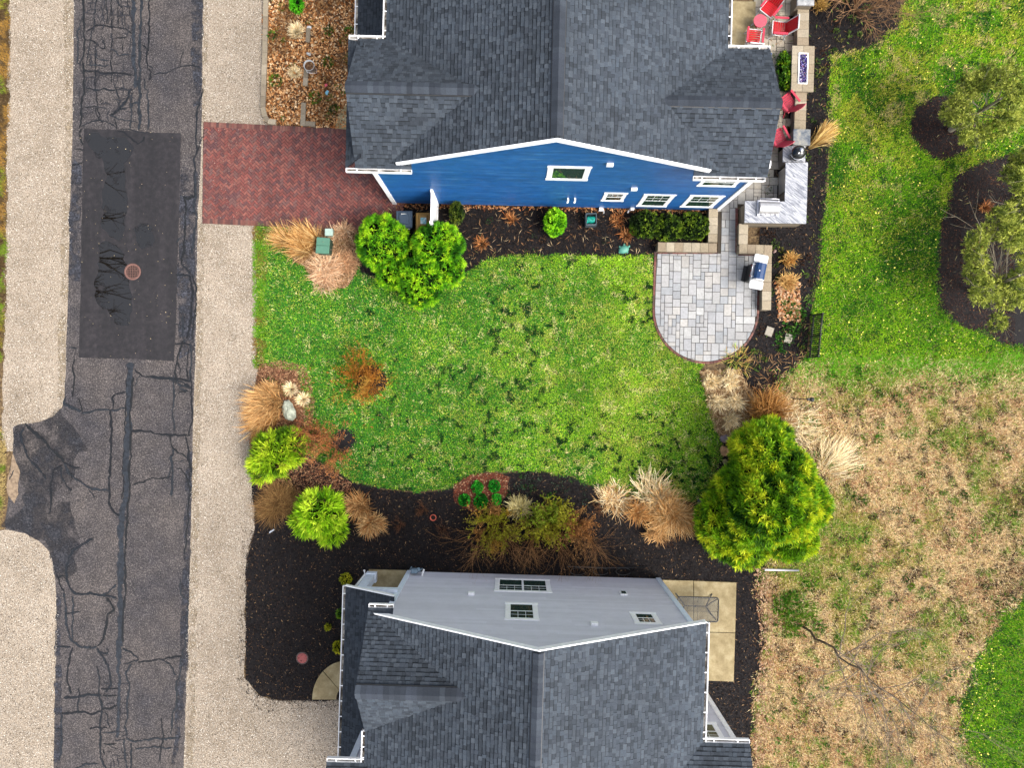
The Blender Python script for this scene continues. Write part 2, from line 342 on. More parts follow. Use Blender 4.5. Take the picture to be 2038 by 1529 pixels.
# tar crack seals traced on the road
def ribbon(mb, pts, w, z, col, seed=0):
    A = np.array(pts, float); seg = np.hypot(*np.diff(A, axis=0).T); s = np.concatenate([[0], np.cumsum(seg)])
    if s[-1] < .02: return
    t = np.linspace(0, s[-1], max(2, int(s[-1] / .07)))
    X = np.interp(t, s, A[:, 0]); Y = np.interp(t, s, A[:, 1])
    X = X + (fbm(t * 2.5 + seed * 13, t * 0 + seed, 3) - .5) * .13 + (vn(t * 11 + seed, t * 0 + 3, 8) - .5) * .05; Y = Y + (fbm(t * 2.5 + seed * 7, t * 0 + seed + 40, 4) - .5) * .13 + (vn(t * 11 + seed, t * 0 + 5, 9) - .5) * .05
    dx = np.gradient(X); dy = np.gradient(Y); d = np.hypot(dx, dy) + 1e-9; nx = -dy / d; ny = dx / d
    ww = w * .5 * (.2 + .9 * fbm(t * 3 + seed, t * 0 + 9, 6) + .8 * vn(t * 9 + seed, t * 0 + 2, 12)); ww[0] *= .4; ww[-1] *= .3
    for i in range(len(t) - 1):
        mb.face([(X[i] - nx[i] * ww[i], Y[i] - ny[i] * ww[i], z), (X[i + 1] - nx[i + 1] * ww[i + 1], Y[i + 1] - ny[i + 1] * ww[i + 1], z),
                 (X[i + 1] + nx[i + 1] * ww[i + 1], Y[i + 1] + ny[i + 1] * ww[i + 1], z), (X[i] + nx[i] * ww[i], Y[i] + ny[i] * ww[i], z)], col)
def zt(oy, pts): return [G(x / 3.919, y / 3.919 + oy) for x, y in pts]
TA = [(14, [(652, -300), (645, 0), (662, 90), (660, 200), (655, 350), (643, 450), (657, 560), (655, 700), (640, 900), (625, 1000)]), (8, [(745, -200), (745, 100), (735, 200), (710, 240), (712, 330), (690, 420), (680, 520)]),
      (9, [(640, 120), (612, 260), (606, 480), (640, 505)]), (9, [(745, 340), (748, 560), (752, 760), (775, 920), (800, 975)]), (10, [(665, 240), (720, 225), (745, 205), (800, 198), (880, 210), (960, 208), (1000, 225), (1035, 265)]),
      (8, [(872, -200), (872, 90), (876, 300), (868, 480), (870, 640)]), (9, [(820, -100), (830, 60), (842, 110), (838, 190)]), (8, [(915, -60), (925, 90), (920, 200)]), (10, [(920, 0), (960, 70), (955, 130)]), (9, [(1000, 0), (1010, 80), (1020, 150)]),
      (9, [(665, 310), (740, 330), (790, 370), (820, 380), (815, 310)]), (9, [(750, 370), (762, 455), (830, 462), (860, 460)]), (10, [(668, 500), (760, 510), (860, 500)]), (13, [(665, 555), (760, 550), (860, 570), (960, 568), (1040, 580)]),
      (11, [(665, 680), (740, 700), (850, 700), (960, 690), (1040, 700)]), (8, [(900, 300), (1000, 290)]), (9, [(860, 390), (900, 400), (920, 430), (1010, 420)]), (9, [(955, 350), (972, 400)]), (8, [(1112, 345), (1160, 385)]), (8, [(890, 660), (930, 760), (935, 830)]),
      (34, [(1030, -300), (1040, 0), (1045, 200), (1050, 400), (1055, 690)]), (20, [(1100, -300), (1102, 0), (1096, 200), (1100, 450), (1088, 700), (1095, 900), (1085, 1010)]), (12, [(1172, -300), (1168, 0), (1165, 250), (1160, 380), (1148, 400), (1160, 510), (1185, 560), (1160, 630)]), (8, [(1165, 510), (1190, 530), (1192, 570)]),
      (8, [(1112, 345), (1140, 375), (1160, 385)]), (9, [(1195, 575), (1290, 572), (1350, 550), (1410, 522), (1450, 512), (1530, 518), (1570, 540)]), (6, [(1435, 400), (1410, 470), (1408, 530)]), (12, [(1130, 600), (1125, 690), (1155, 710), (1160, 900), (1155, 1020)]),
      (12, [(1580, 700), (1560, 820), (1530, 860), (1540, 960), (1530, 1080), (1545, 1160), (1515, 1260), (1530, 1400), (1525, 1560)]), (8, [(1580, 1050), (1555, 1110), (1545, 1180)]), (8, [(670, 835), (740, 838), (765, 900), (775, 935)]), (9, [(640, 1000), (680, 955), (760, 935), (840, 945), (900, 990)]),
      (13, [(930, 1010), (1000, 1060), (1080, 1125), (1125, 1100), (1130, 1060)]), (8, [(940, 1005), (1040, 1020), (1165, 1040)]), (14, [(625, 1000), (630, 1080), (655, 1140)]), (9, [(580, 1170), (655, 1160)]), (7, [(560, 1298), (650, 1270)]), (22, [(935, 830), (900, 870), (860, 900)]), (16, [(1020, 690), (1000, 780), (935, 840), (990, 850)]), (10, [(1035, 730), (1020, 860), (1025, 1000)]), (16, [(1090, 790), (1040, 810), (1030, 840)]), (8, [(905, 900), (905, 1010)]), (8, [(860, 910), (1090, 950)])]
TB = [(16, [(1525, -100), (1530, 60), (1510, 110), (1540, 200), (1520, 300), (1515, 420), (1505, 500)]), (22, [(1440, 45), (1480, 60), (1525, 40)]), (13, [(1440, 50), (1450, 150), (1440, 300), (1435, 480), (1415, 570)]), (8, [(1450, 120), (1480, 160), (1520, 180)]), (16, [(1410, 575), (1450, 600), (1485, 640), (1500, 620)]), (16, [(1380, 650), (1440, 655), (1490, 660)]),
      (16, [(1490, 650), (1500, 760), (1500, 900), (1485, 1060), (1465, 1150)]), (12, [(1500, 650), (1535, 760), (1525, 900), (1510, 1060), (1500, 1170)]), (12, [(1425, 960), (1430, 1140), (1445, 1180)]), (12, [(1440, 1170), (1400, 1240), (1385, 1300), (1375, 1420), (1380, 1500)]), (12, [(1480, 1180), (1490, 1250), (1495, 1380), (1490, 1490)]), (9, [(1385, 1320), (1415, 1400), (1410, 1460)]), (10, [(1480, 1240), (1460, 1400), (1470, 1480)]),
      (14, [(1060, 1390), (1110, 1440), (1200, 1450), (1310, 1465), (1400, 1468), (1490, 1490)]), (8, [(1110, 1440), (1070, 1475), (1050, 1530)]), (11, [(1340, 1480), (1420, 1515), (1500, 1540)]), (9, [(580, 1290), (575, 1540), (575, 1610)]), (7, [(1370, 1040), (1420, 1050), (1450, 1090)]), (8, [(540, 1215), (610, 1225)]), (9, [(1380, 400), (1420, 360)]), (10, [(1370, 1190), (1440, 1190), (1490, 1200)])]
TC = [(9, [(1000, -110), (993, 60), (985, 250), (978, 450), (970, 650), (965, 800), (955, 960)]), (48, [(1020, -110), (1015, 60), (1005, 250), (1000, 450), (993, 650), (990, 800), (975, 1000)]), (52, [(975, 980), (955, 1080), (945, 1300), (938, 1560)]), (14, [(1040, 0), (1025, 200), (1020, 500), (1015, 800), (1000, 1000), (985, 1200), (975, 1540)]), (22, [(500, 200), (540, 235), (600, 265), (640, 280)]), (13, [(640, 280), (720, 268), (860, 265), (930, 262), (985, 245)]), (12, [(985, 125), (900, 135), (878, 160), (880, 250)]),
      (16, [(868, 265), (868, 450), (860, 650), (858, 850), (862, 990), (885, 1040), (930, 1080)]), (8, [(600, 170), (635, 230), (640, 280)]), (14, [(520, 160), (505, 200), (500, 230)]), (14, [(1030, 430), (1110, 430), (1220, 440), (1330, 455), (1420, 462), (1500, 460)]), (12, [(1500, -20), (1497, 200), (1505, 350), (1465, 450)]), (12, [(1325, 460), (1340, 530), (1360, 565), (1420, 600), (1470, 650), (1500, 710)]), (18, [(1350, 560), (1345, 700), (1345, 930)]), (11, [(1340, 785), (1250, 795), (1150, 805), (1040, 838)]), (10, [(1335, 700), (1325, 760), (1300, 790)]),
      (10, [(1375, 725), (1420, 720), (1455, 770), (1470, 830), (1480, 900), (1470, 1050), (1460, 1250), (1445, 1390)]), (13, [(1450, 470), (1470, 560), (1475, 640), (1500, 720), (1480, 830)]), (10, [(1360, -20), (1360, 120), (1350, 250), (1365, 420)]), (20, [(200, 375), (270, 430), (340, 480), (380, 540), (440, 600), (500, 670)]), (14, [(190, 400), (165, 450), (180, 540), (215, 610), (260, 680), (330, 750), (370, 800)]), (14, [(500, 670), (560, 700), (620, 705)]), (16, [(500, 680), (540, 740), (600, 800), (690, 870), (760, 885), (860, 890)]), (13, [(480, 690), (425, 720), (405, 830), (400, 960), (385, 1070)]), (11, [(480, 700), (490, 780), (530, 860), (570, 900)]), (12, [(540, 720), (570, 800)]), (8, [(690, 870), (735, 940)]),
      (18, [(720, 1265), (650, 1300), (580, 1350), (535, 1420), (522, 1540)]), (9, [(70, 800), (120, 730)]), (7, [(1380, 655), (1460, 660)]), (10, [(1330, 10), (1400, 60), (1400, 95), (1470, 120)]), (9, [(1380, 132), (1470, 110)]), (14, [(1180, 5), (1330, 20), (1420, 40), (1490, 75)])]
TD = [(46, [(938, -20), (940, 200), (932, 500), (935, 700)]), (26, [(925, 680), (930, 900), (935, 1100), (915, 1300)]), (14, [(985, -20), (975, 200), (965, 400), (962, 560)]), (16, [(522, -20), (522, 60), (560, 130), (600, 165), (700, 168), (800, 175), (880, 195), (915, 200)]), (12, [(910, 100), (850, 160), (800, 178)]), (10, [(440, 35), (520, 35)]), (16, [(500, 160), (512, 300), (520, 430), (560, 530), (620, 575), (700, 585), (760, 580)]), (16, [(760, 580), (810, 530), (830, 430), (840, 330), (890, 300), (880, 250), (840, 195)]), (11, [(575, 180), (575, 330), (565, 540)]), (10, [(510, 320), (630, 310)]), (14, [(450, 580), (560, 580)]), (12, [(565, 590), (545, 700), (530, 850), (545, 920), (570, 950)]),
      (14, [(765, 585), (790, 650), (840, 720), (865, 800), (865, 880), (820, 940)]), (9, [(765, 730), (775, 840), (780, 960)]), (16, [(510, 980), (600, 965), (700, 955), (800, 970)]), (14, [(780, 960), (795, 1080), (785, 1200), (780, 1350), (790, 1460), (830, 1540)]), (13, [(500, 1100), (600, 1092), (700, 1100), (790, 1085)]), (13, [(485, 1100), (485, 1280), (475, 1470)]), (9, [(615, 900), (620, 1000), (610, 1110)]), (12, [(795, 1070), (850, 1060), (925, 1040)]), (9, [(800, 970), (925, 960)]), (10, [(790, 915), (920, 900)]), (9, [(815, 1090), (850, 1130), (855, 1230)]), (10, [(800, 1250), (900, 1240)]), (11, [(805, 1335), (900, 1335)]), (11, [(805, 1380), (815, 1420)]),
      (12, [(970, 590), (1020, 620), (1075, 665), (1075, 685), (980, 715)]), (12, [(1080, 690), (1200, 685), (1320, 665), (1420, 650)]), (12, [(1420, 650), (1410, 780), (1385, 860), (1375, 1050), (1350, 1100), (1340, 1280)]), (10, [(1400, 60), (1410, 170), (1475, 220), (1450, 560), (1420, 650)]), (13, [(1020, 720), (990, 800), (1010, 900), (995, 1000), (1000, 1140), (980, 1200), (995, 1290)]), (12, [(990, 1300), (1050, 1320), (1200, 1300), (1420, 1290)]), (10, [(1065, 1370), (1200, 1365), (1340, 1368)]), (10, [(1265, 1130), (1270, 1300), (1255, 1500)]), (14, [(975, 1300), (980, 1420), (1000, 1540)]), (12, [(590, 1530), (680, 1500), (770, 1490)]), (12, [(455, 20), (480, 120), (510, 160)]), (9, [(1260, 680), (1330, 720), (1380, 800)]), (9, [(850, 1220), (700, 1215)]), (9, [(780, 620), (850, 640), (840, 590)]), (10, [(430, 1220), (490, 1225)]), (12, [(1030, 1330), (1020, 1560)])]
mb = MB(); sd_ = 0
for oy, L in ((0, TA), (380, TB), (750, TC), (1139, TD)):
    for w, pts in L:
        sd_ += 1; c = S(*random.choice([(12, 14, 18), (18, 22, 27), (16, 18, 20), (28, 32, 37)]))
        if w >= 24: c = S(34, 38, 44)
        ribbon(mb, zt(oy, pts), w / 3.919 / 50 * (.95 if w < 24 else .8), .0265 + sd_ * 1e-5, c, sd_)
rr = random.Random(4)   # finer alligator cracking in the worn lane
for k in range(110):
    x = rr.uniform(160, 262); y = rr.uniform(-20, 250); vert = rr.random() < .5; L = rr.uniform(10, 36)
    if y > 225: continue
    pts = [(x, y), (x + rr.uniform(-4, 4), y + L * .5), (x + rr.uniform(-5, 5), y + L)] if vert else [(x, y), (x + L * .5, y + rr.uniform(-3, 3)), (min(266, x + L), y + rr.uniform(-5, 5))]
    ribbon(mb, GP(pts), rr.uniform(.02, .045), .0275 + k * 1e-5, S(34, 34, 38), 200 + k)
for k in range(34):
    x = rr.uniform(204, 246); y = rr.uniform(1360, 1529); vert = rr.random() < .4; L = rr.uniform(8, 22)
    ribbon(mb, GP([(x, y), (x + (0 if vert else L), y + (L if vert else rr.uniform(-3, 3)))]), rr.uniform(.02, .04), .0283 + k * 1e-5, S(34, 34, 38), 300 + k)
mb.build('crack_seal', M_stain, roadp, 'stuff')
# lawn + beds
lawnC = GP([(509, 447), (600, 452), (720, 460), (800, 500), (1000, 500), (1308, 498), (1303, 600), (1318, 660), (1350, 700), (1400, 722), (1392, 745), (1412, 800), (1430, 860), (1440, 900), (1420, 950), (1400, 985), (1380, 1000), (1280, 990), (1200, 975), (1140, 948), (1060, 936), (960, 940), (905, 968), (830, 978), (760, 972), (700, 955), (650, 925), (610, 900), (605, 800), (590, 735), (513, 728)])
lawnR = GP([(1650, 108), (1720, 100), (1785, 60), (1800, 0), (1810, top), (2300, top), (2300, 720), (2038, 700), (1985, 712), (1900, 722), (1800, 722), (1700, 724), (1612, 715), (1612, 630), (1630, 560), (1640, 450), (1652, 300), (1650, 200)])
lawnBR = GP([(2200, 1120), (2038, 1185), (1990, 1230), (1940, 1320), (1908, 1420), (1930, 1480), (1960, 1530), (1960, bot), (2300, bot)])
circ = [G(1878 + 66 * math.cos(a), 255 + 64 * math.sin(a)) for a in np.linspace(0, 2 * math.pi, 22)[:-1]]
bedR = GP([(2038, 303), (1960, 318), (1905, 348), (1885, 385), (1874, 440), (1866, 500), (1862, 570), (1870, 620), (1910, 650), (1960, 665), (2000, 690), (2060, 690), (2200, 690), (2200, 303)])
bedA = GP([(745, 400), (1425, 405), (1425, 500), (1305, 508), (1240, 509), (1100, 508), (1000, 511), (960, 522), (925, 545), (890, 575), (840, 600), (800, 595), (770, 560), (720, 545), (705, 470), (760, 445)])
bedU = GP([(575, 450), (715, 455), (718, 520), (706, 548), (690, 572), (650, 578), (622, 560), (605, 530), (585, 520), (570, 480)])
bedC = GP([(516, 726), (560, 718), (605, 728), (620, 760), (628, 800), (622, 845), (612, 880), (606, 905), (640, 925), (700, 962), (690, 1000), (540, 1000), (500, 960), (497, 860), (504, 800)])
bedD = GP([(500, 940), (600, 900), (650, 932), (700, 958), (760, 975), (830, 982), (905, 972), (960, 945), (1060, 938), (1140, 950), (1200, 978), (1280, 993), (1385, 1003), (1400, 960), (1425, 900), (1437, 860), (1560, 870), (1560, 1100), (1530, 1128), (1520, 1200), (1522, 1290), (1510, 1400), (1498, 1529), (1495, bot), (690, bot), (690, 1395), (560, 1395), (518, 1384), (488, 1352), (490, 1112), (508, 1050)])
bedE = GP([(1528, top), (1800, top), (1792, 10), (1788, 50), (1740, 88), (1690, 105), (1652, 112), (1650, 250), (1642, 420), (1628, 555), (1612, 620), (1605, 700), (1575, 740), (1550, 780), (1500, 800), (1470, 770), (1462, 745), (1440, 722), (1480, 690), (1510, 640), (1512, 440), (1528, 200)])
bedF = GP([(527, top), (712, top), (712, 258), (600, 252), (549, 248), (530, 246), (523, 225)])
bedG = GP([(1392, 740), (1470, 735), (1500, 790), (1560, 800), (1585, 840), (1560, 880), (1440, 880), (1420, 850)])
sheet('lawn', lawnC, .008, M_lawnsoil, .1, 11); sheet('lawn', lawnR, .008, M_lawnsoil, .15, 12); sheet('lawn', lawnBR, .008, M_lawnsoil, .25, 13)
for k, (pl, m_) in enumerate([(bedA, M_mulch), (bedU, M_leafsoil), (bedC, M_leafsoil), (bedD, M_mulch), (bedE, M_mulch), (bedF, M_leafsoil), (circ, M_mulch), (bedR, M_mulch), (bedG, M_leafsoil)]):
    sheet('planting_bed', pl, .012 + k * .0015, m_, .06, 14 + k, kind='structure')
redbed = GP([(902, 966), (935, 946), (985, 942), (1016, 950), (1010, 985), (985, 1012), (940, 1018), (905, 1000)])
sheet('planting_bed', redbed, .03, nmat('red_mulch', [(.3, S(50, 22, 14)), (.6, S(124, 66, 42))], 20, bmp=.6), .08, 29)
# ---------------------------------------------------------------- grass
def cols(*c): return [np.array(S(*x)) for x in c]
def pick(C, col, prob):
    m = RNG.random(len(C)) < prob; C[m] = col; return C
def cl(v, a, k): return np.clip((v - a) * k, 0, 1)
def lawn_col(x, y):
    dk, gr, br, ol, tan, dp = cols((8, 50, 12), (90, 144, 30), (150, 188, 40), (178, 178, 78), (220, 206, 146), (48, 118, 34))
    n = len(x); C = np.repeat(gr[None], n, 0); wx = np.clip((x + 4) / 8, 0, 1)
    C = pick(C, dp, .35 + .4 * (1 - wx) * cl(fbm(x * .5, y * .5, 26), .35, 4))
    C = pick(C, br, .12 + .5 * cl(fbm(x * .7, y * .7, 22), .42, 4) * (.35 + .65 * wx))
    C = pick(C, ol, .05 + .3 * cl(fbm(x * 2.6, y * 2.6, 24), .54, 7) + .2 * wx * cl(fbm(x * .45, y * .45, 21), .48, 5))
    C = pick(C, br * 1.15, .75 * cl(y, 4.4, 1.6) * (x > -3.5) * cl(fbm(x * .9, y * 2, 28), .38, 5))
    C = pick(C, tan, .012 + .34 * cl(fbm(x * 4.2, y * 4.2, 29, 2), .62, 8))
    zone = np.clip(.15 + cl(fbm(x * .35 + 3, y * .35, 27), .45, 6) + cl(-y, .5, .6) * (x > -3), 0, 1) * (1 - .7 * (x < -6))
    C = C * (.62 + .4 * fbm(x * 2.4, y * 2.4, 91) + .36 * fbm(x * .6, y * .6, 92, 2))[:, None]; C = pick(C, dp, .08 + .3 * (1 - wx))
    C = pick(C, dk, zone * cl(vn(x * 6.5, y * 6.5, 23) * .62 + vn(x * 3.1 + 7, y * 3.1, 77) * .38, .6, 6) * .85)
    return C
def lawnR_col(x, y):
    dk, gr, br, ol, tan = cols((40, 104, 8), (96, 158, 12), (148, 194, 22), (184, 188, 60), (206, 186, 124))
    n = len(x); C = np.repeat(gr[None], n, 0)
    C = pick(C, br, .2 + .5 * cl(fbm(x * .9, y * .9, 31), .45, 5))
    C = pick(C, dk, .15 + .65 * cl(fbm(x * .8 + 9, y * .35, 32), .5, 7) * (x < 19))
    C = pick(C, ol, .06 + .55 * cl(fbm(x * 1.1, y * 1.1, 33), .46, 6) * np.clip((y - 5) / 8 + .3, .1, 1))
    C = pick(C, tan, .02 + .5 * cl(fbm(x * 2.8, y * 2.8, 34, 2), .6, 10) * np.clip((y - 5) / 6, .05, 1))
    C = pick(C, dk * .7, .5 * cl(fbm(x * 4, y * 4, 35, 2), .64, 12)); return C
def meadow_col(x, y):
    tn, pk, gr, dk, ol, lt = cols((212, 184, 134), (176, 130, 92), (104, 142, 36), (58, 42, 28), (152, 148, 64), (242, 222, 176))
    n = len(x); C = np.repeat(tn[None], n, 0); g = .6 * fbm(x * .3, y * .3, 42, 2) + .4 * fbm(x * .9, y * .9, 46) + .06 * np.clip((x - 15) / 5, 0, 1)
    C = pick(C, lt, .22); C = pick(C, pk, .2 + .35 * cl(fbm(x * 1.4, y * 1.4, 41), .48, 5))
    C = pick(C, ol, .1 + .6 * cl(g, .5, 8)); C = pick(C, gr, .02 + .6 * cl(fbm(x * 2.4, y * 2.4, 43) + .9 * (g - .5), .56, 8))
    C = pick(C, dk, .13 + .5 * cl(fbm(x * 4.2, y * 4.2, 44, 2), .58, 8)); C = pick(C, dk * 1.3, .45 * np.clip((x - 17.5) / 3, 0, 1) * cl(fbm(x * .9, y * .9, 45), .4, 5))
    return C
def vnorm(C, k): return C * k
for hx_, hy_, hr_ in ((740, 757, .62), (685, 877, .52)): sheet('planting_bed', [(G(hx_, hy_)[0] + hr_ * math.cos(a), G(hx_, hy_)[1] + hr_ * math.sin(a)) for a in np.linspace(0, 6.2832, 18)[:-1]], .026, M_mulch, .06, 61 + hx_)
patioD = [G(1404 + 105 * math.cos(a), 617 + 106 * math.sin(a)) for a in np.linspace(0, math.pi, 16)] + GP([(1301, 500), (1512, 500)])
excl_house = [GP([(780, 402), (1430, 418), (1430, 0), (780, 0)])]
holes = [[G(738 + 34 * math.cos(a), 757 + 30 * math.sin(a)) for a in np.linspace(0, 6.28, 14)], [G(685 + 25 * math.cos(a), 878 + 24 * math.sin(a)) for a in np.linspace(0, 6.28, 14)]]
x, y = scatter(lawnC, 2600, [patioD, bedA, bedU, redbed] + holes, .12)
V, C = blades(x, y, .085, .022, lawn_col(x, y) * 1.85, .8, .01, jit=.5)
mesh_np('lawn_grass', V, 3, C.reshape(-1, 3), M_grass, kind='stuff').name = 'lawn_grass'
x, y = scatter(lawnR, 1900, [circ, bedR], .22); k = (x < 21.5) & (y < 16); x = x[k]; y = y[k]
V, C = blades(x, y, .09, .024, lawnR_col(x, y) * 1.5, .8, .01, jit=.45)
mesh_np('lawn_grass', V, 3, C.reshape(-1, 3), M_grass, kind='stuff')
x, y = scatter(lawnBR, 1900, [], .45); k = (x < 24) & (y > -19); x = x[k]; y = y[k]
cbr = lawnR_col(x, y + 0); V, C = blades(x, y, .09, .024, cbr * 1.5, .8, .01, jit=.45)
mesh_np('lawn_grass', V, 3, C.reshape(-1, 3), M_grass, kind='stuff')
meadow = GP([(1570, 735), (1612, 708), (1700, 716), (1900, 712), (2300, 700), (2300, 1080), (2038, 1170), (1985, 1222), (1930, 1320), (1898, 1420), (1940, 1529), (1960, bot), (1494, bot), (1498, 1529), (1516, 1290), (1518, 1125), (1560, 1100), (1660, 1000), (1600, 850), (1530, 790)])
x, y = scatter(meadow, 2100, [], .4); k = (x < 24) & (y > -19); x = x[k]; y = y[k]
edge_ = np.clip(1 - (.95 - y + .5 * (fbm(x * 1.2, y * 1.2, 88) - .5)) / 1.4, 0, 1) * .75; mc_ = meadow_col(x, y); mc_ = pick(mc_, np.array(S(96, 158, 20)), edge_)
V, C = blades(x, y, .17, .024, mc_ * 1.6, 1.15, .01, jit=.4)
mesh_np('meadow_grass', V, 3, C.reshape(-1, 3), M_straw, kind='stuff')
# grass along the left edge of the picture, weeds in the gravel edge
x, y = scatter(GP([(-110, top), (16, top), (22, 150), (10, 330), (14, 500), (4, 720), (-110, 900)]), 1300, [], .12)
e = cols((120, 150, 30), (170, 130, 60), (90, 70, 40), (196, 172, 110)); q = fbm(x * .9, y * .6, 51)
C0 = mixc(np.repeat(e[0][None], len(x), 0), e[1], np.clip((q - .45) * 6, 0, 1)); C0 = mixc(C0, e[2], np.clip((fbm(x * 3, y * 3, 52) - .55) * 9, 0, 1))
V, C = blades(x, y, .1, .025, C0 * 1.1, .9, .01); mesh_np('verge_grass', V, 3, C.reshape(-1, 3), M_straw, kind='stuff')
x, y = scatter(GP([(-110, 860), (2, 850), (14, 900), (8, 1000), (0, 1056), (-110, 1056)]), 1300, [], .1)
V, C = blades(x, y, .1, .025, mixc(np.repeat(e[3][None], len(x), 0), e[0], np.clip((fbm(x, y * 1.5, 53) - .5) * 8, 0, 1)), .9, .01); mesh_np('verge_grass', V, 3, C.reshape(-1, 3), M_straw, kind='stuff')
x, y = scatter(GP([(503, 445), (528, 447), (532, 735), (508, 735)]), 1500, [], .16)
V, C = blades(x, y, .1, .028, mixc(np.repeat(np.array(S(112, 168, 20))[None], len(x), 0), np.array(S(140, 110, 50)), np.clip((fbm(x * 2, y * 2, 54) - .52) * 8, 0, 1)) * 1.1, .9, .012)
mesh_np('verge_grass', V, 3, C.reshape(-1, 3), M_straw, kind='stuff')
# ---------------------------------------------------------------- mulch chips, leaves, straw
VV, CC = [], []
for poly, dens, ex in ((bedA, 900, excl_house + [patioD]), (bedD, 900, [redbed]), (bedE, 750, [lawnR]), (circ, 900, []), (bedR, 700, [])):
    x, y = scatter(poly, dens, ex, .14); k = (y < 16) & (y > -19) & (x < 20); x = x[k]; y = y[k]
    pal = np.array(cols((24, 20, 22), (40, 34, 36), (13, 11, 12), (64, 50, 42), (120, 90, 64)))*.8; pi = RNG.choice(5, len(x), p=[.36, .29, .16, .14, .05])
    if poly is circ or poly is bedR: pal = np.array(cols((42, 30, 28), (64, 46, 42), (28, 18, 18), (96, 60, 42), (134, 88, 60)))
    V, C = flakes(x, y, .055, pal[pi], .02, .5, .4); VV.append(V); CC.append(C)
mesh_np('mulch_chips', np.concatenate(VV), 4, np.concatenate(CC).reshape(-1, 3), M_chip, kind='stuff')
x, y = scatter(bedF, 420, [], .05); k = (y < 16.5); x = x[k]; y = y[k]
pal = np.array(cols((212, 164, 112), (182, 126, 76), (146, 88, 44), (232, 202, 160), (84, 50, 26))) * 1.25; q = fbm(x * 1.1, y * 1.1, 61)
dk = np.clip((q - .52) * 8, 0, 1); C0 = pal[RNG.choice(5, len(x), p=[.3, .28, .2, .12, .1])]
V, C = flakes(x, y, .1, mixc(C0, np.array(S(88, 60, 30)), dk * .55), .025, .55, .6); mesh_np('leaf_litter', V, 4, C.reshape(-1, 3), M_chip, kind='stuff')
pts = []   # loose leaves and straw in the other beds: (polygon, per m2, size, palette)
VV, CC = [], []
for poly, dens, size, asp, pal in ((bedU, 900, .12, .12, ((226, 190, 150), (204, 160, 116), (170, 124, 84))), (bedC, 560, .11, .2, ((206, 160, 120), (160, 108, 78), (120, 76, 54))), (bedG, 900, .2, .08, ((232, 204, 156), (206, 168, 120), (160, 118, 76))),
                                  (bedA, 16, .2, .09, ((204, 160, 110), (150, 104, 70), (214, 190, 150))), (bedE, 12, .16, .15, ((196, 160, 116), (120, 150, 60), (150, 110, 74))), (bedD, 14, .09, .16, ((196, 160, 116), (150, 110, 74))),
                                  (GP([(1540, 560), (1590, 560), (1592, 640), (1548, 640)]), 420, .13, .5, ((216, 160, 110), (188, 124, 78), (230, 190, 150))),
                                  (GP([(790, 405), (1420, 417), (1420, 426), (790, 414)]), 240, .12, .4, ((216, 160, 110), (188, 124, 78), (110, 66, 40))),
                                  (lawnC, 9.0, .22, .045, ((216, 206, 150), (190, 180, 110))), (lawnR, 4.0, .22, .05, ((216, 206, 150), (190, 180, 110))), (meadow, 26, .28, .035, ((236, 212, 156), (190, 150, 104))),
                                  (GP([(160, 262), (352, 262), (345, 715), (160, 712)]), 3.2, .04, .5, ((210, 190, 150), (190, 170, 140))),
                                  (GP([(1480, 700), (1600, 700), (1600, 830), (1480, 830)]), 40, .3, .06, ((200, 160, 110), (150, 110, 70))),
                                  (GP([(1500, 1130), (1530, 1130), (1540, 1300), (1520, 1529), (1496, 1529), (1512, 1300)]), 260, .09, .6, ((220, 184, 150), (190, 150, 116), (150, 110, 80))),
                                  (GP([(480, 1352), (520, 1384), (690, 1384), (690, 1410), (520, 1420), (478, 1370)]), 120, .05, .6, ((60, 44, 36), (40, 30, 28))),
                                  (GP([(482, 1050), (512, 1050), (496, 1110), (490, 1360), (474, 1360)]), 160, .05, .6, ((60, 44, 36), (40, 30, 28), (90, 70, 56))),
                                  (GP([(508, 446), (545, 446), (560, 480), (520, 500)]), 60, .06, .5, ((120, 150, 40), (90, 120, 30))),
                                  (GP([(620, 705), (720, 740), (780, 800), (700, 900), (640, 930), (610, 900), (600, 760)]), 8, .12, .3, ((200, 130, 60), (180, 110, 50))),
                                  (redbed, 300, .08, .35, ((150, 78, 50), (110, 52, 34), (204, 168, 130)))):
    x, y = scatter(poly, dens, [patioD] if poly is lawnC else [], .06); k = (x < 22) & (y > -17) & (y < 16); x = x[k]; y = y[k]
    pal = np.array(cols(*pal)); V, C = flakes(x, y, size, pal[RNG.integers(0, len(pal), len(x))], .03, .35, asp); VV.append(V); CC.append(C)
mesh_np('straw_and_leaves', np.concatenate(VV), 4, np.concatenate(CC).reshape(-1, 3), M_straw, kind='stuff')
x, y = scatter(lawnR, 5.5, [circ, bedR], 0); k = (x < 21) & (x > 12) & (y < 16); x = x[k]; y = y[k]
x2, y2 = scatter(GP([(1905, 1290), (1990, 1290), (1960, 1529), (1910, 1420)]), 18, [], .3); x = np.concatenate([x, x2]); y = np.concatenate([y, y2])
V, C = flakes(x, y, .05, np.repeat(np.array(S(250, 240, 110))[None], len(x), 0), .09, .1, 1.0); mesh_np('dandelion_flowers', V, 4, C.reshape(-1, 3), M_chip, kind='stuff')
# loose pebbles on the gravel verges
VV, CC = [], []
for poly in (gravL, gravL2, gravR):
    x, y = scatter(poly, 420, [road], .08); k = (x > -22) & (y < 16) & (y > -17); x = x[k]; y = y[k]
    pal = np.array(cols((226, 217, 202), (190, 178, 162), (136, 124, 108), (84, 74, 64))); V, C = flakes(x, y, .034, pal[RNG.choice(4, len(x), p=[.42, .28, .18, .12])], .012, .35, .8); VV.append(V); CC.append(C)
mesh_np('pebbles', np.concatenate(VV), 4, np.concatenate(CC).reshape(-1, 3), M_chip, kind='stuff')
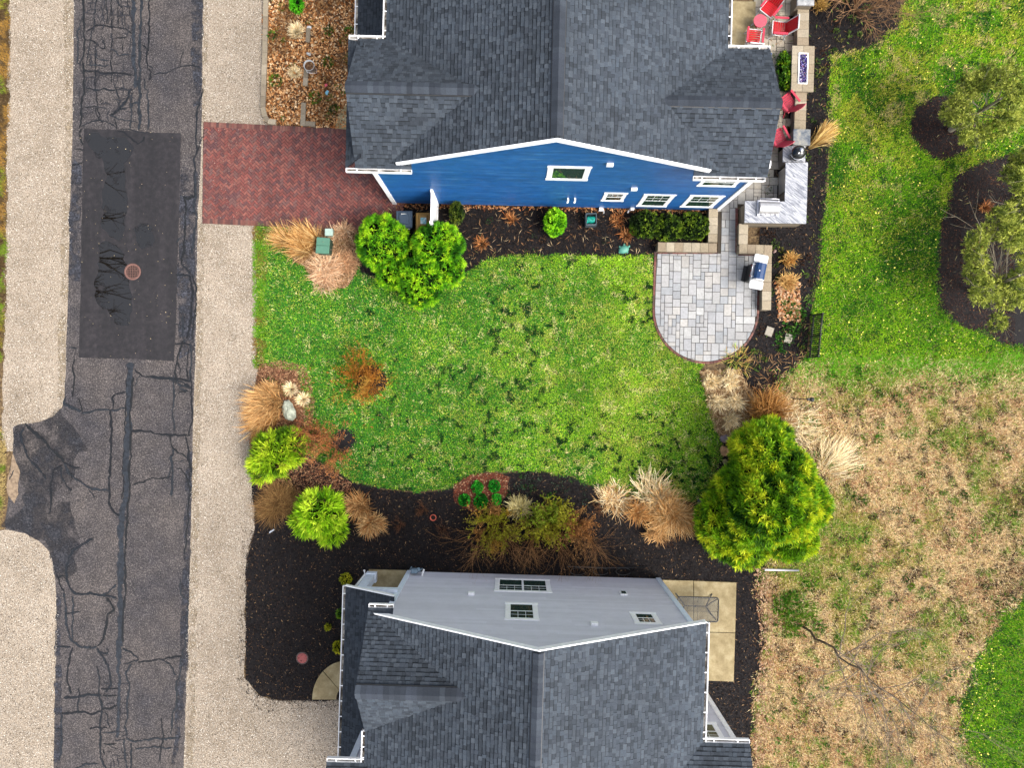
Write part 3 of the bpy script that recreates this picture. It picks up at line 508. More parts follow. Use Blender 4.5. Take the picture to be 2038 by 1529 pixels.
# ---------------------------------------------------------------- paving
def clip(poly, clipper):
    out = list(poly); n = len(clipper)
    for i in range(n):
        ax, ay = clipper[i]; bx, by = clipper[(i + 1) % n]; inp = out; out = []
        if not inp: break
        sd = lambda p: (bx - ax) * (p[1] - ay) - (by - ay) * (p[0] - ax)
        for j in range(len(inp)):
            p, q = inp[j], inp[(j + 1) % len(inp)]; sp, sq = sd(p), sd(q)
            if sp >= 0: out.append(p)
            if (sp >= 0) != (sq >= 0): t = sp / (sp - sq); out.append((p[0] + (q[0] - p[0]) * t, p[1] + (q[1] - p[1]) * t))
    return out
def ccw(poly):
    a = sum(poly[i][0] * poly[(i + 1) % len(poly)][1] - poly[(i + 1) % len(poly)][0] * poly[i][1] for i in range(len(poly)))
    return poly if a > 0 else poly[::-1]
def area(poly): return abs(sum(poly[i][0] * poly[(i + 1) % len(poly)][1] - poly[(i + 1) % len(poly)][0] * poly[i][1] for i in range(len(poly)))) / 2
def pin(p, poly): return bool(inpoly(np.array([p[0]]), np.array([p[1]]), poly)[0])
def lay_pieces(pieces, name, stuff_name, mat, parent, limit=300, bev=.006):
    """pieces: (poly, z0, z1, colour, weight); the heaviest become parts, the rest one stuff mesh"""
    pieces = sorted(pieces, key=lambda q: -q[4]); rest = MB()
    for i, (pl, z0, z1, c, w) in enumerate(pieces):
        if i < limit:
            cx = sum(p[0] for p in pl) / len(pl); cy = sum(p[1] for p in pl) / len(pl)
            m = MB(); m.prism([(p[0] - cx, p[1] - cy) for p in pl], 0, z1 - z0, c, bev); o = m.build(name, mat, parent); o.location = (cx, cy, z0)
        else: rest.prism(pl, z0, z1, c, bev)
    if rest.v: rest.build(stuff_name, mat, parent, 'stuff')
drive = ccw(GP([(405, 247), (760, 266), (784, 405), (806, 409), (796, 440), (716, 456), (403, 441)]))
M_djoint = plain('dark_joint', S(44, 34, 32), .95, .1)
dr = sheet('brick_driveway', drive, .022, M_djoint, 0, kind='structure')
W = .1; ang = math.radians(45 - 2.3); ca, sa = math.cos(ang), math.sin(ang); ox, oy = G(560, 350)
inner = [(p[0] * .985 + ox * .015, p[1] * .965 + oy * .035) for p in drive]
pcs = []; br = random.Random(5); dconv = ccw(GP([(406, 247), (760, 266), (806, 409), (796, 440), (716, 456), (404, 441)]))
def brickcol(r, X, Y):
    b = r.choice([(140, 80, 72), (130, 74, 66), (124, 72, 66), (144, 90, 80), (112, 70, 66), (102, 68, 68), (134, 84, 76), (118, 84, 80)])
    k = r.uniform(1.0, 1.18); return S(*b, k)
for i in range(-60, 60):
    for j in range(-60, 60):
        m4 = (i - j) % 4
        if m4 not in (0, 3): continue
        rc = [(i, j), (i + 2, j), (i + 2, j + 1), (i, j + 1)] if m4 == 0 else [(i, j), (i + 1, j), (i + 1, j + 2), (i, j + 2)]
        cx = sum(a for a, b in rc) / 4; cy = sum(b for a, b in rc) / 4
        q = [((cx + (a - cx) * (.86 if m4 else .94)) * W, (cy + (b - cy) * (.94 if m4 else .86)) * W) for a, b in rc]
        q = [(ox + a * ca - b * sa, oy + a * sa + b * ca) for a, b in q]
        q = clip(q, dconv)
        if len(q) < 3 or area(q) < .003: continue
        X, Y = q[0]; g_ = G(1019, 764)
        pcs.append((q, .0225, .05 + br.uniform(0, .006), brickcol(br, X, Y), -math.hypot(X + 6.5, Y - 8)))
lay_pieces(pcs, 'brick', 'driveway_bricks', M_brick, dr, 300, .004)
def course(mb_or_parent, pts, ln, wd, z0, z1, colf, name, mat, off=0, closed=False, gap=.008, bev=.006):
    """a row of blocks following a polyline, each its own object"""
    A = [Vector((*p, 0)) for p in pts]; made = 0; carry = 0
    for a, b in zip(A, A[1:]):
        L = (b - a).length; n = max(1, round(L / ln)); d = (b - a) / L; nr = Vector((-d.y, d.x, 0)); s = L / n
        for k in range(n):
            c = a + d * (s * (k + .5)) + nr * off; m = MB()
            m.box((0, 0, (z1 - z0) / 2), (s - gap, wd, z1 - z0), 0, colf(), bev); o = m.build(name, mat, mb_or_parent)
            o.location = (c.x, c.y, z0 + random.uniform(0, .004)); o.rotation_euler[2] = math.atan2(d.y, d.x); made += 1
    return made
bc = lambda: S(*random.choice([(132, 82, 72), (112, 70, 64), (140, 96, 84), (96, 70, 66)]), random.uniform(.8, 1.1))
border = MB()
for a, b in ((G(406, 248), G(690, 262.5)), (G(404, 440), G(716, 454))):
    a = Vector((*a, 0)); b = Vector((*b, 0)); L = (b - a).length; n = int(L / .1); d = (b - a) / L
    for k in range(n): c = a + d * L * (k + .5) / n; border.box((c.x, c.y, .045), (L / n * .93, .2, .03), math.atan2(d.y, d.x), bc(), .004)
border.build('border_bricks', M_brick, dr, 'stuff')
# patio of mixed concrete pavers
arc = [(1404 + 101 * math.cos(a), 617 + 102.5 * math.sin(a)) for a in np.linspace(0, math.pi, 26)]
patio = ccw(GP(arc + [(1305, 560), (1308, 505), (1506, 505), (1507, 560)]))
walk = GP([(1428, 506), (1428, 418), (1424, 405), (1424, 330), (1503, 110), (1503, 40), (1505, top), (1574, top), (1572, 180), (1565, 290), (1546, 292), (1546, 408), (1463, 412), (1463, 506)])
pa = sheet('patio', patio, .03, M_joint); wa = sheet('walkway', walk, .031, M_joint)
def ashlar(region_test, x0, y0, nx, ny, U, ang, seed):
    r = random.Random(seed); occ = [[False] * ny for _ in range(nx)]; res = []
    ca, sa = math.cos(ang), math.sin(ang)
    for j in range(ny):
        for i in range(nx):
            if occ[i][j]: continue
            opts = [(2, 2)] * 6 + [(3, 2)] * 4 + [(2, 3)] * 4 + [(1, 2)] * 2 + [(2, 1)] * 2
            r.shuffle(opts)
            for w, h in opts + [(1, 1)]:
                if i + w <= nx and j + h <= ny and not any(occ[a][b] for a in range(i, i + w) for b in range(j, j + h)): break
            for a in range(i, i + w):
                for b in range(j, j + h): occ[a][b] = True
            g = .009; q = [(i * U + g, j * U + g), ((i + w) * U - g, j * U + g), ((i + w) * U - g, (j + h) * U - g), (i * U + g, (j + h) * U - g)]
            q = [(x0 + a * ca - b * sa, y0 + a * sa + b * ca) for a, b in q]; q = region_test(q)
            if q and area(q) > .004: res.append(q)
    return res
def pcol(tanf):
    b = random.choice([(200, 200, 197), (194, 194, 193), (188, 189, 190), (178, 181, 183), (202, 199, 193), (190, 189, 187)])
    t = (206, 190, 160); k = random.uniform(.9, 1.06); return S(*[b[i] * (1 - tanf) + t[i] * tanf for i in range(3)], k * .9)
x0, y0 = G(1296, 728)
ps = ashlar(lambda q: clip(q, patio) if len(clip(q, patio)) > 2 else None, x0, y0, 29, 29, .157, math.radians(-1.2), 3)
lay_pieces([(q, .031, .056 + random.uniform(0, .003), pcol(0), area(q)) for q in ps], 'paver', 'pavers', M_paver, pa, 300, .005)
x0, y0 = G(1428, 508)
def wtest(q):
    c = (sum(p[0] for p in q) / 4, sum(p[1] for p in q) / 4); return q if pin(c, walk) else None
ps = ashlar(wtest, x0 - .2, y0, 24, 86, .157, math.radians(-1.2), 4)
vis = [(q, .032, .057 + random.uniform(0, .003), pcol(min(1, max(0, (q[0][1] - 6) / 2.5)) * .7), -abs(q[0][1] - 6)) for q in ps]
lay_pieces(vis, 'paver', 'pavers', M_paver, wa, 300, .005)
e = sheet('brick_edging', [(p[0], p[1]) for p in GP([(1404 + 106 * math.cos(a), 617 + 107 * math.sin(a)) for a in np.linspace(0, math.pi, 26)] + [(1299, 560), (1302, 500), (1512, 500), (1512, 560)])], .0215, M_joint)
course(e, GP([(1304, 500)] + [(1302, 560)] + [(1404 + 104 * math.cos(a), 617 + 105.5 * math.sin(a)) for a in np.linspace(math.pi, 0, 22)] + [(1509, 560)]), .2, .085, .022, .06, bc, 'brick', M_brick, 0, gap=.01)
course(e, GP([(1308, 503.5), (1427, 503.5)]), .2, .1, .03, .085, bc, 'brick', M_brick); course(e, GP([(1465, 504), (1465, 415)]), .2, .1, .033, .085, bc, 'brick', M_brick)
course(e, GP([(1468, 507), (1514, 507)]), .2, .1, .0335, .086, bc, 'brick', M_brick)
# concrete slabs
def slab(name, poly, z0, z1, mat, par=None, kind='structure'):
    m = MB(); m.prism(poly, z0, z1, (1, 1, 1), .01); return m.build(name, mat, par, kind)
s_ = slab('concrete_landing', GP([(1440, 3), (1503, 4), (1502, 108), (1440, 108)]), .0, .07, M_conc)
p0 = slab('concrete_patio', [(0, 0), (0, 0), (0, 0)], 0, .01, M_conc) if 0 else None
cp = slab('concrete_patio', GP([(1318, 1154), (1379, 1155.5), (1379, 1259), (1316, 1257)]), 0, .08, M_conc)
for q in ([(1380, 1155.6), (1464.5, 1159), (1462, 1258.5), (1380, 1256.5)], [(1380, 1257.5), (1462, 1259.5), (1459, 1356), (1378, 1353)], [(1316, 1258), (1379, 1260), (1377, 1353), (1314, 1350)]):
    slab('slab', GP(q), 0, .08, M_conc, cp, None)
slab('front_stoop', GP([(735, 1133), (810, 1135), (805, 1190), (732, 1188)]), 0, .12, M_conc)
ar = [(690 - 68 * math.cos(a), 1392 - 77 * math.sin(a)) for a in np.linspace(0, math.pi / 2 * .52, 10)]
ai = [(690 - 20 * math.cos(a), 1392 - 26 * math.sin(a)) for a in np.linspace(0, math.pi / 2 * .52, 6)]
fw = slab('front_walk', GP(ar + ai[::-1]), 0, .07, M_conc)
ar2 = [(690 - 68 * math.cos(a), 1392 - 77 * math.sin(a)) for a in np.linspace(math.pi / 2 * .53, math.pi / 2, 10)]
ai2 = [(690 - 20 * math.cos(a), 1392 - 26 * math.sin(a)) for a in np.linspace(math.pi / 2 * .53, math.pi / 2, 6)]
slab('slab', GP(ar2 + ai2[::-1]), 0, .07, M_conc, fw, None)
slab('front_walk', GP([(690, 205), (672, 235), (668, 256), (720, 262), (720, 190)]), 0, .07, M_conc)
# edging stones of the leaf bed
capc = lambda: S(*random.choice([(186, 171, 145), (178, 163, 137), (170, 153, 128), (190, 177, 153)]), random.uniform(.85, 1.0))
kerbc = lambda: S(*random.choice([(190, 176, 152), (178, 164, 140), (166, 152, 130)]), random.uniform(.8, 1.0))
t = thing('stone_edging', 'weathered grey stone kerb curving round the left edge of the leaf bed', 'garden edging')
course(t, GP([(532, -90), (530, 60), (528, 130), (525, 215), (529, 234), (535, 243), (551, 245)]), .48, .2, 0, .13, kerbc, 'kerb_stone', M_cap)
t = thing('stone_edging', 'broken row of flat stones through the middle of the leaf bed', 'garden edging')
course(t, GP([(615, 58), (614, 86)]), .4, .17, 0, .12, kerbc, 'kerb_stone', M_cap); course(t, GP([(611, 140), (609, 172)]), .3, .19, 0, .12, kerbc, 'kerb_stone', M_cap)
course(t, GP([(606, 206), (604, 252)]), .46, .19, 0, .12, kerbc, 'kerb_stone', M_cap); course(t, GP([(609, 247), (629, 249)]), .38, .19, 0, .12, kerbc, 'kerb_stone', M_cap)
# ---------------------------------------------------------------- houses
def frame_fn(O, rz):
    c, s = math.cos(-rz), math.sin(-rz)
    def L(px, py, z):
        v = P(px, py, z); x, y = v.x - O[0], v.y - O[1]; return Vector((x * c - y * s, x * s + y * c, z))
    return L
def to_world(O, rz, p): c, s = math.cos(rz), math.sin(rz); return (O[0] + p[0] * c - p[1] * s, O[1] + p[0] * s + p[1] * c, p[2])
ROOFP = {}
def shingle_plane(house, O, rz, pts, e=.127, seed=1, tone=1.0, key='roof'):
    """pts: coplanar 3D polygon (local), pts[0]->pts[1] runs along the eave. collects shingle pieces"""
    p = [Vector(q) for q in pts]; u = (p[1] - p[0]).normalized(); n = (p[1] - p[0]).cross(p[2] - p[0]).normalized()
    if n.z < 0: n = -n
    v = n.cross(u)
    if v.z < 0: v = -v
    o = p[0]; uv = [((q - o).dot(u), (q - o).dot(v)) for q in p]; uv = ccw(uv)
    r = random.Random(seed); us = [a for a, b in uv]; vs_ = [b for a, b in uv]
    nr = int((max(vs_) - min(vs_)) / e) + 1; out = []
    for k in range(nr):
        v0 = min(vs_) + k * e; x = min(us) - r.uniform(0, .3)
        while x < max(us):
            w = r.choice([.1, .12, .13, .15, .18]); thick = r.random() < .5
            q = clip([(x + .0015, v0), (x + w - .0015, v0), (x + w - .0015, v0 + e + .004), (x + .0015, v0 + e + .004)], uv)
            x += w
            if len(q) < 3 or area(q) < .001: continue
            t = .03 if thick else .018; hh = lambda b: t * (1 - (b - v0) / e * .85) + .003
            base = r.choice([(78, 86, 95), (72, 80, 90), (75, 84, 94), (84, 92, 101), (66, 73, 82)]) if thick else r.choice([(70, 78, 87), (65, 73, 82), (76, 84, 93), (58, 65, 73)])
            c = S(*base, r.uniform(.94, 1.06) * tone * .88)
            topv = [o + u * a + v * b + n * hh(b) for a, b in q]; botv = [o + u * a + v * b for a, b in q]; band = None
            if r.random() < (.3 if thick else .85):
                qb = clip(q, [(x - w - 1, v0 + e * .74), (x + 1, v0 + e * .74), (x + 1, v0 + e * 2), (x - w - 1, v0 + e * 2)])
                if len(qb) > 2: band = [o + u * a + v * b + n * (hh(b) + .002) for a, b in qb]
            cen = o + u * q[0][0] + v * q[0][1]; wp = to_world(O, rz, cen)
            s = F / (H - wp[2]); ipx = CX + wp[0] * s; ipy = CY - wp[1] * s
            vis = 0 < ipx < 2038 and 0 < ipy < 1529
            out.append((topv, botv, c, band, (area(q) * s * s if vis else 0) * (1 if len(q) == 4 else .3) * (.7 if cen.z < 5 else 1)))
    d = MB(); dn = [q - n * .03 for q in p]; d.face(p, (1, 1, 1)); d.face(dn[::-1])
    for i in range(len(p)): d.face([p[i], dn[i], dn[(i + 1) % len(p)], p[(i + 1) % len(p)]])
    ROOFP.setdefault(key, []).append((out, d))
def finish_roof(root, key, M_deck):
    dk = MB()
    for out, d in ROOFP[key]: dk.mesh(d.v, d.f)
    roof = dk.build('roof', M_deck, root); allp = [q for out, d in ROOFP[key] for q in out]; allp.sort(key=lambda q: -q[4]); rest = MB()
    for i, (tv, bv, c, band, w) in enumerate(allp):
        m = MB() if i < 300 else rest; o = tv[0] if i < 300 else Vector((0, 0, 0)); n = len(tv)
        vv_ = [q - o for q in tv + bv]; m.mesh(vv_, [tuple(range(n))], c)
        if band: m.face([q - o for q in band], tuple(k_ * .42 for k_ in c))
        m.mesh(vv_, [(n + j, n + (j + 1) % n, (j + 1) % n, j) for j in range(n)], tuple(k_ * .4 for k_ in c))  # edge skirts darkened, the butt shadow painted into their colour
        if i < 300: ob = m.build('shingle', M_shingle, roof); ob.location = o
    rest.build('shingles', M_shingle, roof, 'stuff'); return roof
M_deck = plain('roof_underlay', S(40, 44, 50), .9, .1)
def ridge_caps(roof, a, b, slope_ang, w=.15, seed=1, raised=.05):
    a = Vector(a); b = Vector(b); d = (b - a); L = d.length; d.normalize(); n = int(L / .16); r = random.Random(seed)
    side = d.cross(Vector((0, 0, 1))).normalized()
    dz = math.tan(slope_ang) * w; base = MB(); zz_ = Vector((0, 0, 1)); w2 = w + .018; dz2 = math.tan(slope_ang) * w2
    for sg in (-1, 1): base.face([a + zz_ * (raised * .6), b + zz_ * (raised * .6), b + side * sg * w2 + zz_ * (raised * .6 - dz2), a + side * sg * w2 + zz_ * (raised * .6 - dz2)]); base.face([a + side * sg * w2 + zz_ * (raised * .6 - dz2), b + side * sg * w2 + zz_ * (raised * .6 - dz2), b + side * sg * w2 - zz_ * dz2, a + side * sg * w2 - zz_ * dz2])
    base.build('ridge_vent', M_dark, roof)
    for k in range(n):
        t0, t1 = L * k / n, L * (k + 1) / n + .03; m = MB(); c = S(*r.choice([(70, 77, 88), (62, 69, 79), (78, 86, 96), (66, 73, 83)]), r.uniform(.72, .88))
        for sg in (-1, 1):
            q = [Vector((0, 0, raised + .008)), d * (t1 - t0) + Vector((0, 0, raised)), d * (t1 - t0) + side * sg * w + Vector((0, 0, raised - dz)), side * sg * w + Vector((0, 0, raised + .008 - dz))]
            m.face(q if sg > 0 else q[::-1], c, False); m.face([q[3], q[2], q[2] - Vector((0, 0, raised - .01)), q[3] - Vector((0, 0, raised - .01))], S(40, 42, 46))
        o = m.build('ridge_cap', M_shingle, roof); o.location = a + d * t0
def gutter(root, a, b, out, name='gutter', hang=.6, mat=None):
    """trough from a to b (top inner edge), out = outward unit vector"""
    a = Vector(a); b = Vector(b); o = Vector(out); d = b - a; L = d.length; dn = d / L; w = .125; hgt = .12; t = .012; m = MB()
    M = Matrix((( dn.x, o.x, 0, a.x), (dn.y, o.y, 0, a.y), (dn.z, 0, 1, a.z), (0, 0, 0, 1)))
    for c, s in (((L / 2, t / 2, -hgt / 2), (L, t, hgt)), ((L / 2, w / 2, -hgt + t / 2), (L, w - 2 * t, t)), ((L / 2, w - t, -hgt / 2 + .005), (L, t * 2, hgt + .01)), ((t / 2, w / 2, -hgt / 2), (t, w - 2 * t, hgt)), ((L - t / 2, w / 2, -hgt / 2), (t, w - 2 * t, hgt))):
        m.box(c, s, M=M)
    g = m.build(name, mat or M_gutter, root)
    h = MB(); n = max(2, round(L / hang))
    for k in range(n): h.box((L * (k + .5) / n, w / 2, -.012), (.035, w - .03, .012), M=M)
    h.build('gutter_hanger', M_gutter, g)
    q = MB(); q.box((L / 2, w / 2 - .004, -hgt + t + .016), (L - .05, w - .055, .03), M=M, col=(1, 1, 1)); q.build('leaf_sludge', M_sludge, g)
    return g
M_sludge = nmat('gutter_debris', [(.35, S(30, 22, 16)), (.5, S(120, 112, 100)), (.62, S(205, 200, 190))], 4, bmp=.3)
def siding(root, x0, x1, zfun, y, sgn, mat, colf, name='siding', zmax=9, course=.155, z0=.15, axis='x', seed=1):
    """lapped clapboards on plane y=const (normal sgn*y); zfun(x) gives the top height"""
    m = MB(); r = random.Random(seed); z = z0; N = 80; xs = [x0 + (x1 - x0) * i / N for i in range(N + 1)]; zs = [zfun(x) for x in xs]
    def span(zz):
        ok = [x for x, q in zip(xs, zs) if q >= zz - 1e-6]; return (min(ok), max(ok)) if ok else None
    def pt(x, yy, zz): return (x, yy, zz) if axis == 'x' else (yy, x, zz)
    while z < zmax:
        s0 = span(z)
        if not s0: break
        s1 = span(z + course) or ((s0[0] + s0[1]) / 2 - .05, (s0[0] + s0[1]) / 2 + .05)
        xa = s0[0]
        while xa < s0[1] - .01:
            xb = min(s0[1], xa + r.uniform(2.2, 4.2)); c = colf(r)
            ta = max(xa, s1[0]) if xa == s0[0] else xa; tb = min(xb, s1[1]) if xb == s0[1] else xb
            if tb > ta:
                m.face([pt(xa, y + sgn * .022, z), pt(xb, y + sgn * .022, z), pt(tb, y + sgn * .006, z + course), pt(ta, y + sgn * .006, z + course)], c)
                m.face([pt(xa, y, z), pt(xb, y, z), pt(xb, y + sgn * .022, z), pt(xa, y + sgn * .022, z)], c)
            xa = xb
        z += course
    return m.build(name, mat, root, 'stuff')
def window(root, x0, x1, z0, z1, y, sgn, panes=(1, 2), trim=.11, grid=True, sill=True, split=.5, axis='x'):
    """white framed window set on plane y; children: frame part with pane and muntins"""
    def B(m, cx, cz, sx, sz, d, yo, col=(1, 1, 1)):
        if axis == 'x': m.box((cx, y + sgn * (yo + d / 2), cz), (sx, d, sz), 0, col)
        else: m.box((y + sgn * (yo + d / 2), cx, cz), (d, sx, sz), 0, col)
    m = MB(); cx, cz, w, h = (x0 + x1) / 2, (z0 + z1) / 2, x1 - x0, z1 - z0
    B(m, cx, z1 - trim / 2, w + .04, trim, .024, .014); B(m, cx, z0 + trim / 2, w + .04, trim, .03, .014)
    B(m, x0 + trim / 2, cz, trim, h - 2 * trim, .02, .014); B(m, x1 - trim / 2, cz, trim, h - 2 * trim, .02, .014)
    f = m.build('window', M_white, root); nw = panes[0]; iw = (w - 2 * trim) / nw
    for i in range(nw):
        a = x0 + trim + i * iw + .025; b = a + iw - .05
        zz = [z0 + trim + .02, z0 + trim + (h - 2 * trim) * split, z1 - trim - .02] if panes[1] == 2 else [z0 + trim + .02, z1 - trim - .02]
        s = MB()
        for q in zz: B(s, (a + b) / 2, q, b - a + .05, .04, .01, .023)
        for q in (a, b): B(s, q - .006 if q == a else q + .006, (zz[0] + zz[-1]) / 2, .036, zz[-1] - zz[0], .009, .0235)
        s.build('sash', M_white, f)
        for j in range(len(zz) - 1):
            p = MB(); B(p, (a + b) / 2, (zz[j] + zz[j + 1]) / 2, b - a, zz[j + 1] - zz[j] - .03, .004, .0225); p.build('pane', M_glass, f)
            if grid and j == len(zz) - 2:
                g = MB()
                for k in (1, 2): B(g, a + (b - a) * k / 3, (zz[j] + zz[j + 1]) / 2, .012, zz[j + 1] - zz[j] - .04, .003, .0268)
                B(g, (a + b) / 2, (zz[j] + zz[j + 1]) / 2, b - a - .03, .012, .003, .0272); g.build('muntin', M_white, f)
    return f
def wallpx(L, wall_y):
    """pixel on a wall plane y=wall_y (local) -> (x, z)"""
    def f(px, py):
        lo, hi = -1.0, 12.0; g = lambda z: L(px, py, z).y - wall_y; s0 = g(lo)
        for _ in range(50):
            mid = (lo + hi) / 2
            if (g(mid) > 0) == (s0 > 0): lo = mid
            else: hi = mid
        return L(px, py, lo).x, lo
    return f
# ================= blue house
OB = G(1105, 412); RB = math.radians(-1.35); LB = frame_fn(OB, RB)
hb = thing('blue_house', 'blue clapboard gabled house with white trim and slate grey shingle roof', 'house', (*OB, 0), RB)
xr, zr = LB(1108, 275, 8.45).x, 8.45; ze = 5.82; YB = 9.0
xl = LB(770, 40, ze).x; xR = LB(1449, 50, ze).x; rake = -.31
slL = (zr - ze) / (xr - xl); slR = (zr - ze) / (xR - xr)
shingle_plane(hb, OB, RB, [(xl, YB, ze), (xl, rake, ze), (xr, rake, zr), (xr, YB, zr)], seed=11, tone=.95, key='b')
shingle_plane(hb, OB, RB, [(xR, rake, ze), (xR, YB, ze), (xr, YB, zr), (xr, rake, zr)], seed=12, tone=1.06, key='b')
# left wing
zb = 7.3; yb = LB(820, 174, zb).y; ybs = LB(750, 335, ze).y; ybn = LB(735, 78, ze).y; xe = LB(687, 172, zb).x; xj = xr - (zr - zb) / slL + .25; xs = LB(819, 338, ze).x
def zonS(y, y0, y1, z1): return ze + (z1 - ze) * (y - y0) / (y1 - y0)
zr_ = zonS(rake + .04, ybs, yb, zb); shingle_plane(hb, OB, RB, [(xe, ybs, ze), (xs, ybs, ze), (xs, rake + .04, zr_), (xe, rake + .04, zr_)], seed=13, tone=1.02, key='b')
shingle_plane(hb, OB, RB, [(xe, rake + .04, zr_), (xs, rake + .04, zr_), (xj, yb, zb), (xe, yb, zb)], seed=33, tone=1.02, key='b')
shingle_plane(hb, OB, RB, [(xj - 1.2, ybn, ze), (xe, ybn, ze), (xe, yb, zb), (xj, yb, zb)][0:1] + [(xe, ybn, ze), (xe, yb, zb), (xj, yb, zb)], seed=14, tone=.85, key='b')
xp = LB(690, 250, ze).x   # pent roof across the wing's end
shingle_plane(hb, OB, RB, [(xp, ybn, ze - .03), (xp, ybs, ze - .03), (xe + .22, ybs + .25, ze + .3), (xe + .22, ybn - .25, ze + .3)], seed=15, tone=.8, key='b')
# right wing
zw = 6.87; yw = LB(1450, 201, zw).y; yws = LB(1450, 351, ze).y; ywn = LB(1495, 98, ze).y; xw = LB(1556, 200, zw).x; xjw = xr + (zr - zw) / slR - .25; xsw = LB(1380, 350, ze).x
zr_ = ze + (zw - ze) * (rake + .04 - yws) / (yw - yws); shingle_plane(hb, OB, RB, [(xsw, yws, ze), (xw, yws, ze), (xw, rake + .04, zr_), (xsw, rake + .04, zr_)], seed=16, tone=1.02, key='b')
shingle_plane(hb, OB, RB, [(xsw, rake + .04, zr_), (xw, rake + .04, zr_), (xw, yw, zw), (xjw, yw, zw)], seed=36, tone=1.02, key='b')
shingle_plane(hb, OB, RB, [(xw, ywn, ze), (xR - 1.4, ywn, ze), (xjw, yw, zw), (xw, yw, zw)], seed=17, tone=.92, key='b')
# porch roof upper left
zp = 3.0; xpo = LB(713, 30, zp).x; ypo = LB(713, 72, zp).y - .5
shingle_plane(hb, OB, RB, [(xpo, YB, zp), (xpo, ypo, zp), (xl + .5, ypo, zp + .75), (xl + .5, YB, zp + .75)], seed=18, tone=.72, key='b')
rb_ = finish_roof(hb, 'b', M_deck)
ridge_caps(rb_, (xr, rake + .05, zr), (xr, YB, zr), math.atan(.5), .17, 3, .07)
ridge_caps(rb_, (xe, yb, zb), (xj, yb, zb), math.atan(.6), .17, 4, .06); ridge_caps(rb_, (xjw, yw, zw), (xw, yw, zw), math.atan(.5), .16, 5, .03)
gutter(hb, (xl, YB, ze), (xl, ybn + .0, ze), (-1, 0, 0)); gutter(hb, (xR, ywn + .12, ze), (xR, YB, ze), (1, 0, 0))
gutter(hb, (xp, ybn, ze), (xl, ybn, ze), (0, 1, 0)); gutter(hb, (xR + .02, ywn, ze), (xw - .0, ywn, ze), (0, 1, 0))
gutter(hb, (xp, ybs, ze - .01), (xs, ybs, ze - .01), (0, -1, 0)); gutter(hb, (xsw, yws, ze - .01), (xw - .05, yws, ze - .01), (0, -1, 0))
gutter(hb, (xpo, YB, zp), (xpo, ypo, zp), (-1, 0, 0))
# walls: main gable wall, side walls
wx0 = LB(783, 405, 0).x; wx1 = LB(1427, 418, 0).x
def topB(x): return min(zr - (slL * (xr - x) if x < xr else slR * (x - xr)), zr) - .12 if xl < x < xR else ze - .2
bluec = lambda r: S(34, 94, 158, r.uniform(1.05, 1.3))
core = MB()
def wallbox(m, x0, x1, y0, y1, z): m.box(((x0 + x1) / 2, (y0 + y1) / 2, z / 2), (x1 - x0, y1 - y0, z))
wallbox(core, wx0 + .02, wx1 - .02, .012, 3.6, ze - .25); core.prism([(xl + .3, 0), (xR - .3, 0), (xR - .3, ze - .3), (xr, zr - .2), (xl + .3, ze - .3)], -YB, -.013, M=Matrix.Rotation(math.pi / 2, 4, 'X'))
core.build('wall', plain('blue_wall_core', S(28, 80, 140), .6), hb)
siding(hb, wx0, wx1, topB, 0, -1, M_siding_blue, bluec, seed=5)
gb = MB()   # gable ends of both wings
for xx, z1, yy, y0, y1 in ((xe + .3, zb, yb, .1, 3.7), (xw - .4, zw, yw, .1, 3.6)): gb.face([(xx, y0, ze - .3), (xx, y1, ze - .3), (xx, yy, z1 - .1)])
gb.build('gable_wall', plain('blue_wall_side', S(34, 88, 150), .6), hb)
def rake_board(root, pts, y, sgn, hgt=.24, t=.035, name='rake_board'):
    for a, b in zip(pts, pts[1:]):
        m = MB(); A = [(a[0], y, a[1]), (b[0], y, b[1]), (b[0], y, b[1] - hgt), (a[0], y, a[1] - hgt)]; A = [(p[0], y + sgn * (t + .004), p[2] + .03) for p in A]; B_ = [(p[0], y + sgn * .004, p[2]) for p in A]
        m.mesh(A + B_, [(0, 1, 2, 3), (7, 6, 5, 4), (0, 4, 5, 1), (1, 5, 6, 2), (2, 6, 7, 3), (3, 7, 4, 0)]); m.build(name, M_white, root)
rx0 = xl + .42; rx1 = xR - .5
rake_board(hb, [(rx0, zr - slL * (xr - rx0) + .01), (xr - .001, zr + .01)], rake - .0, -1); rake_board(hb, [(xr + .001, zr + .01), (rx1, zr - slR * (rx1 - xr) + .01)], rake - .0, -1)
sf = MB()
for xa, za, xb, zb_ in ((rx0, zr - slL * (xr - rx0), xr, zr), (xr, zr, rx1, zr - slR * (rx1 - xr))): sf.face([(xa, rake + .02, za - .2), (xb, rake + .02, zb_ - .2), (xb, .03, zb_ - .2), (xa, .03, za - .2)])
sf.build('soffit', M_white, hb)
cbm = MB(); cbm.box((wx0 + .06, -.02, ze / 2 - .1), (.16, .07, ze - .25)); cbm.build('corner_board', M_white, hb)
cbm = MB(); cbm.box((wx1 - .06, -.02, ze / 2 - .1), (.16, .07, ze - .25)); cbm.build('corner_board', M_white, hb)
cbm = MB(); cbm.box((wx1 + .01, .1, ze / 2 - .1), (.05, .14, ze - .25)); cbm.build('corner_board', M_white, hb)
WB = wallpx(LB, 0)
def win_px(root, W, a, b, sgn, y, **k):
    (x0, z1), (x1, z0) = W(*a), W(*b)
    if z1 < z0: z0, z1 = z1, z0
    return window(root, min(x0, x1), max(x0, x1), z0, z1, y, sgn, **k)
(ax, az), (bx, bz) = WB(1091, 329), WB(1169, 358)
window(hb, ax, WB(1178, 330)[0], WB(1130, 357)[1], WB(1130, 329.5)[1], 0, -1, panes=(1, 1), trim=.15, grid=False)
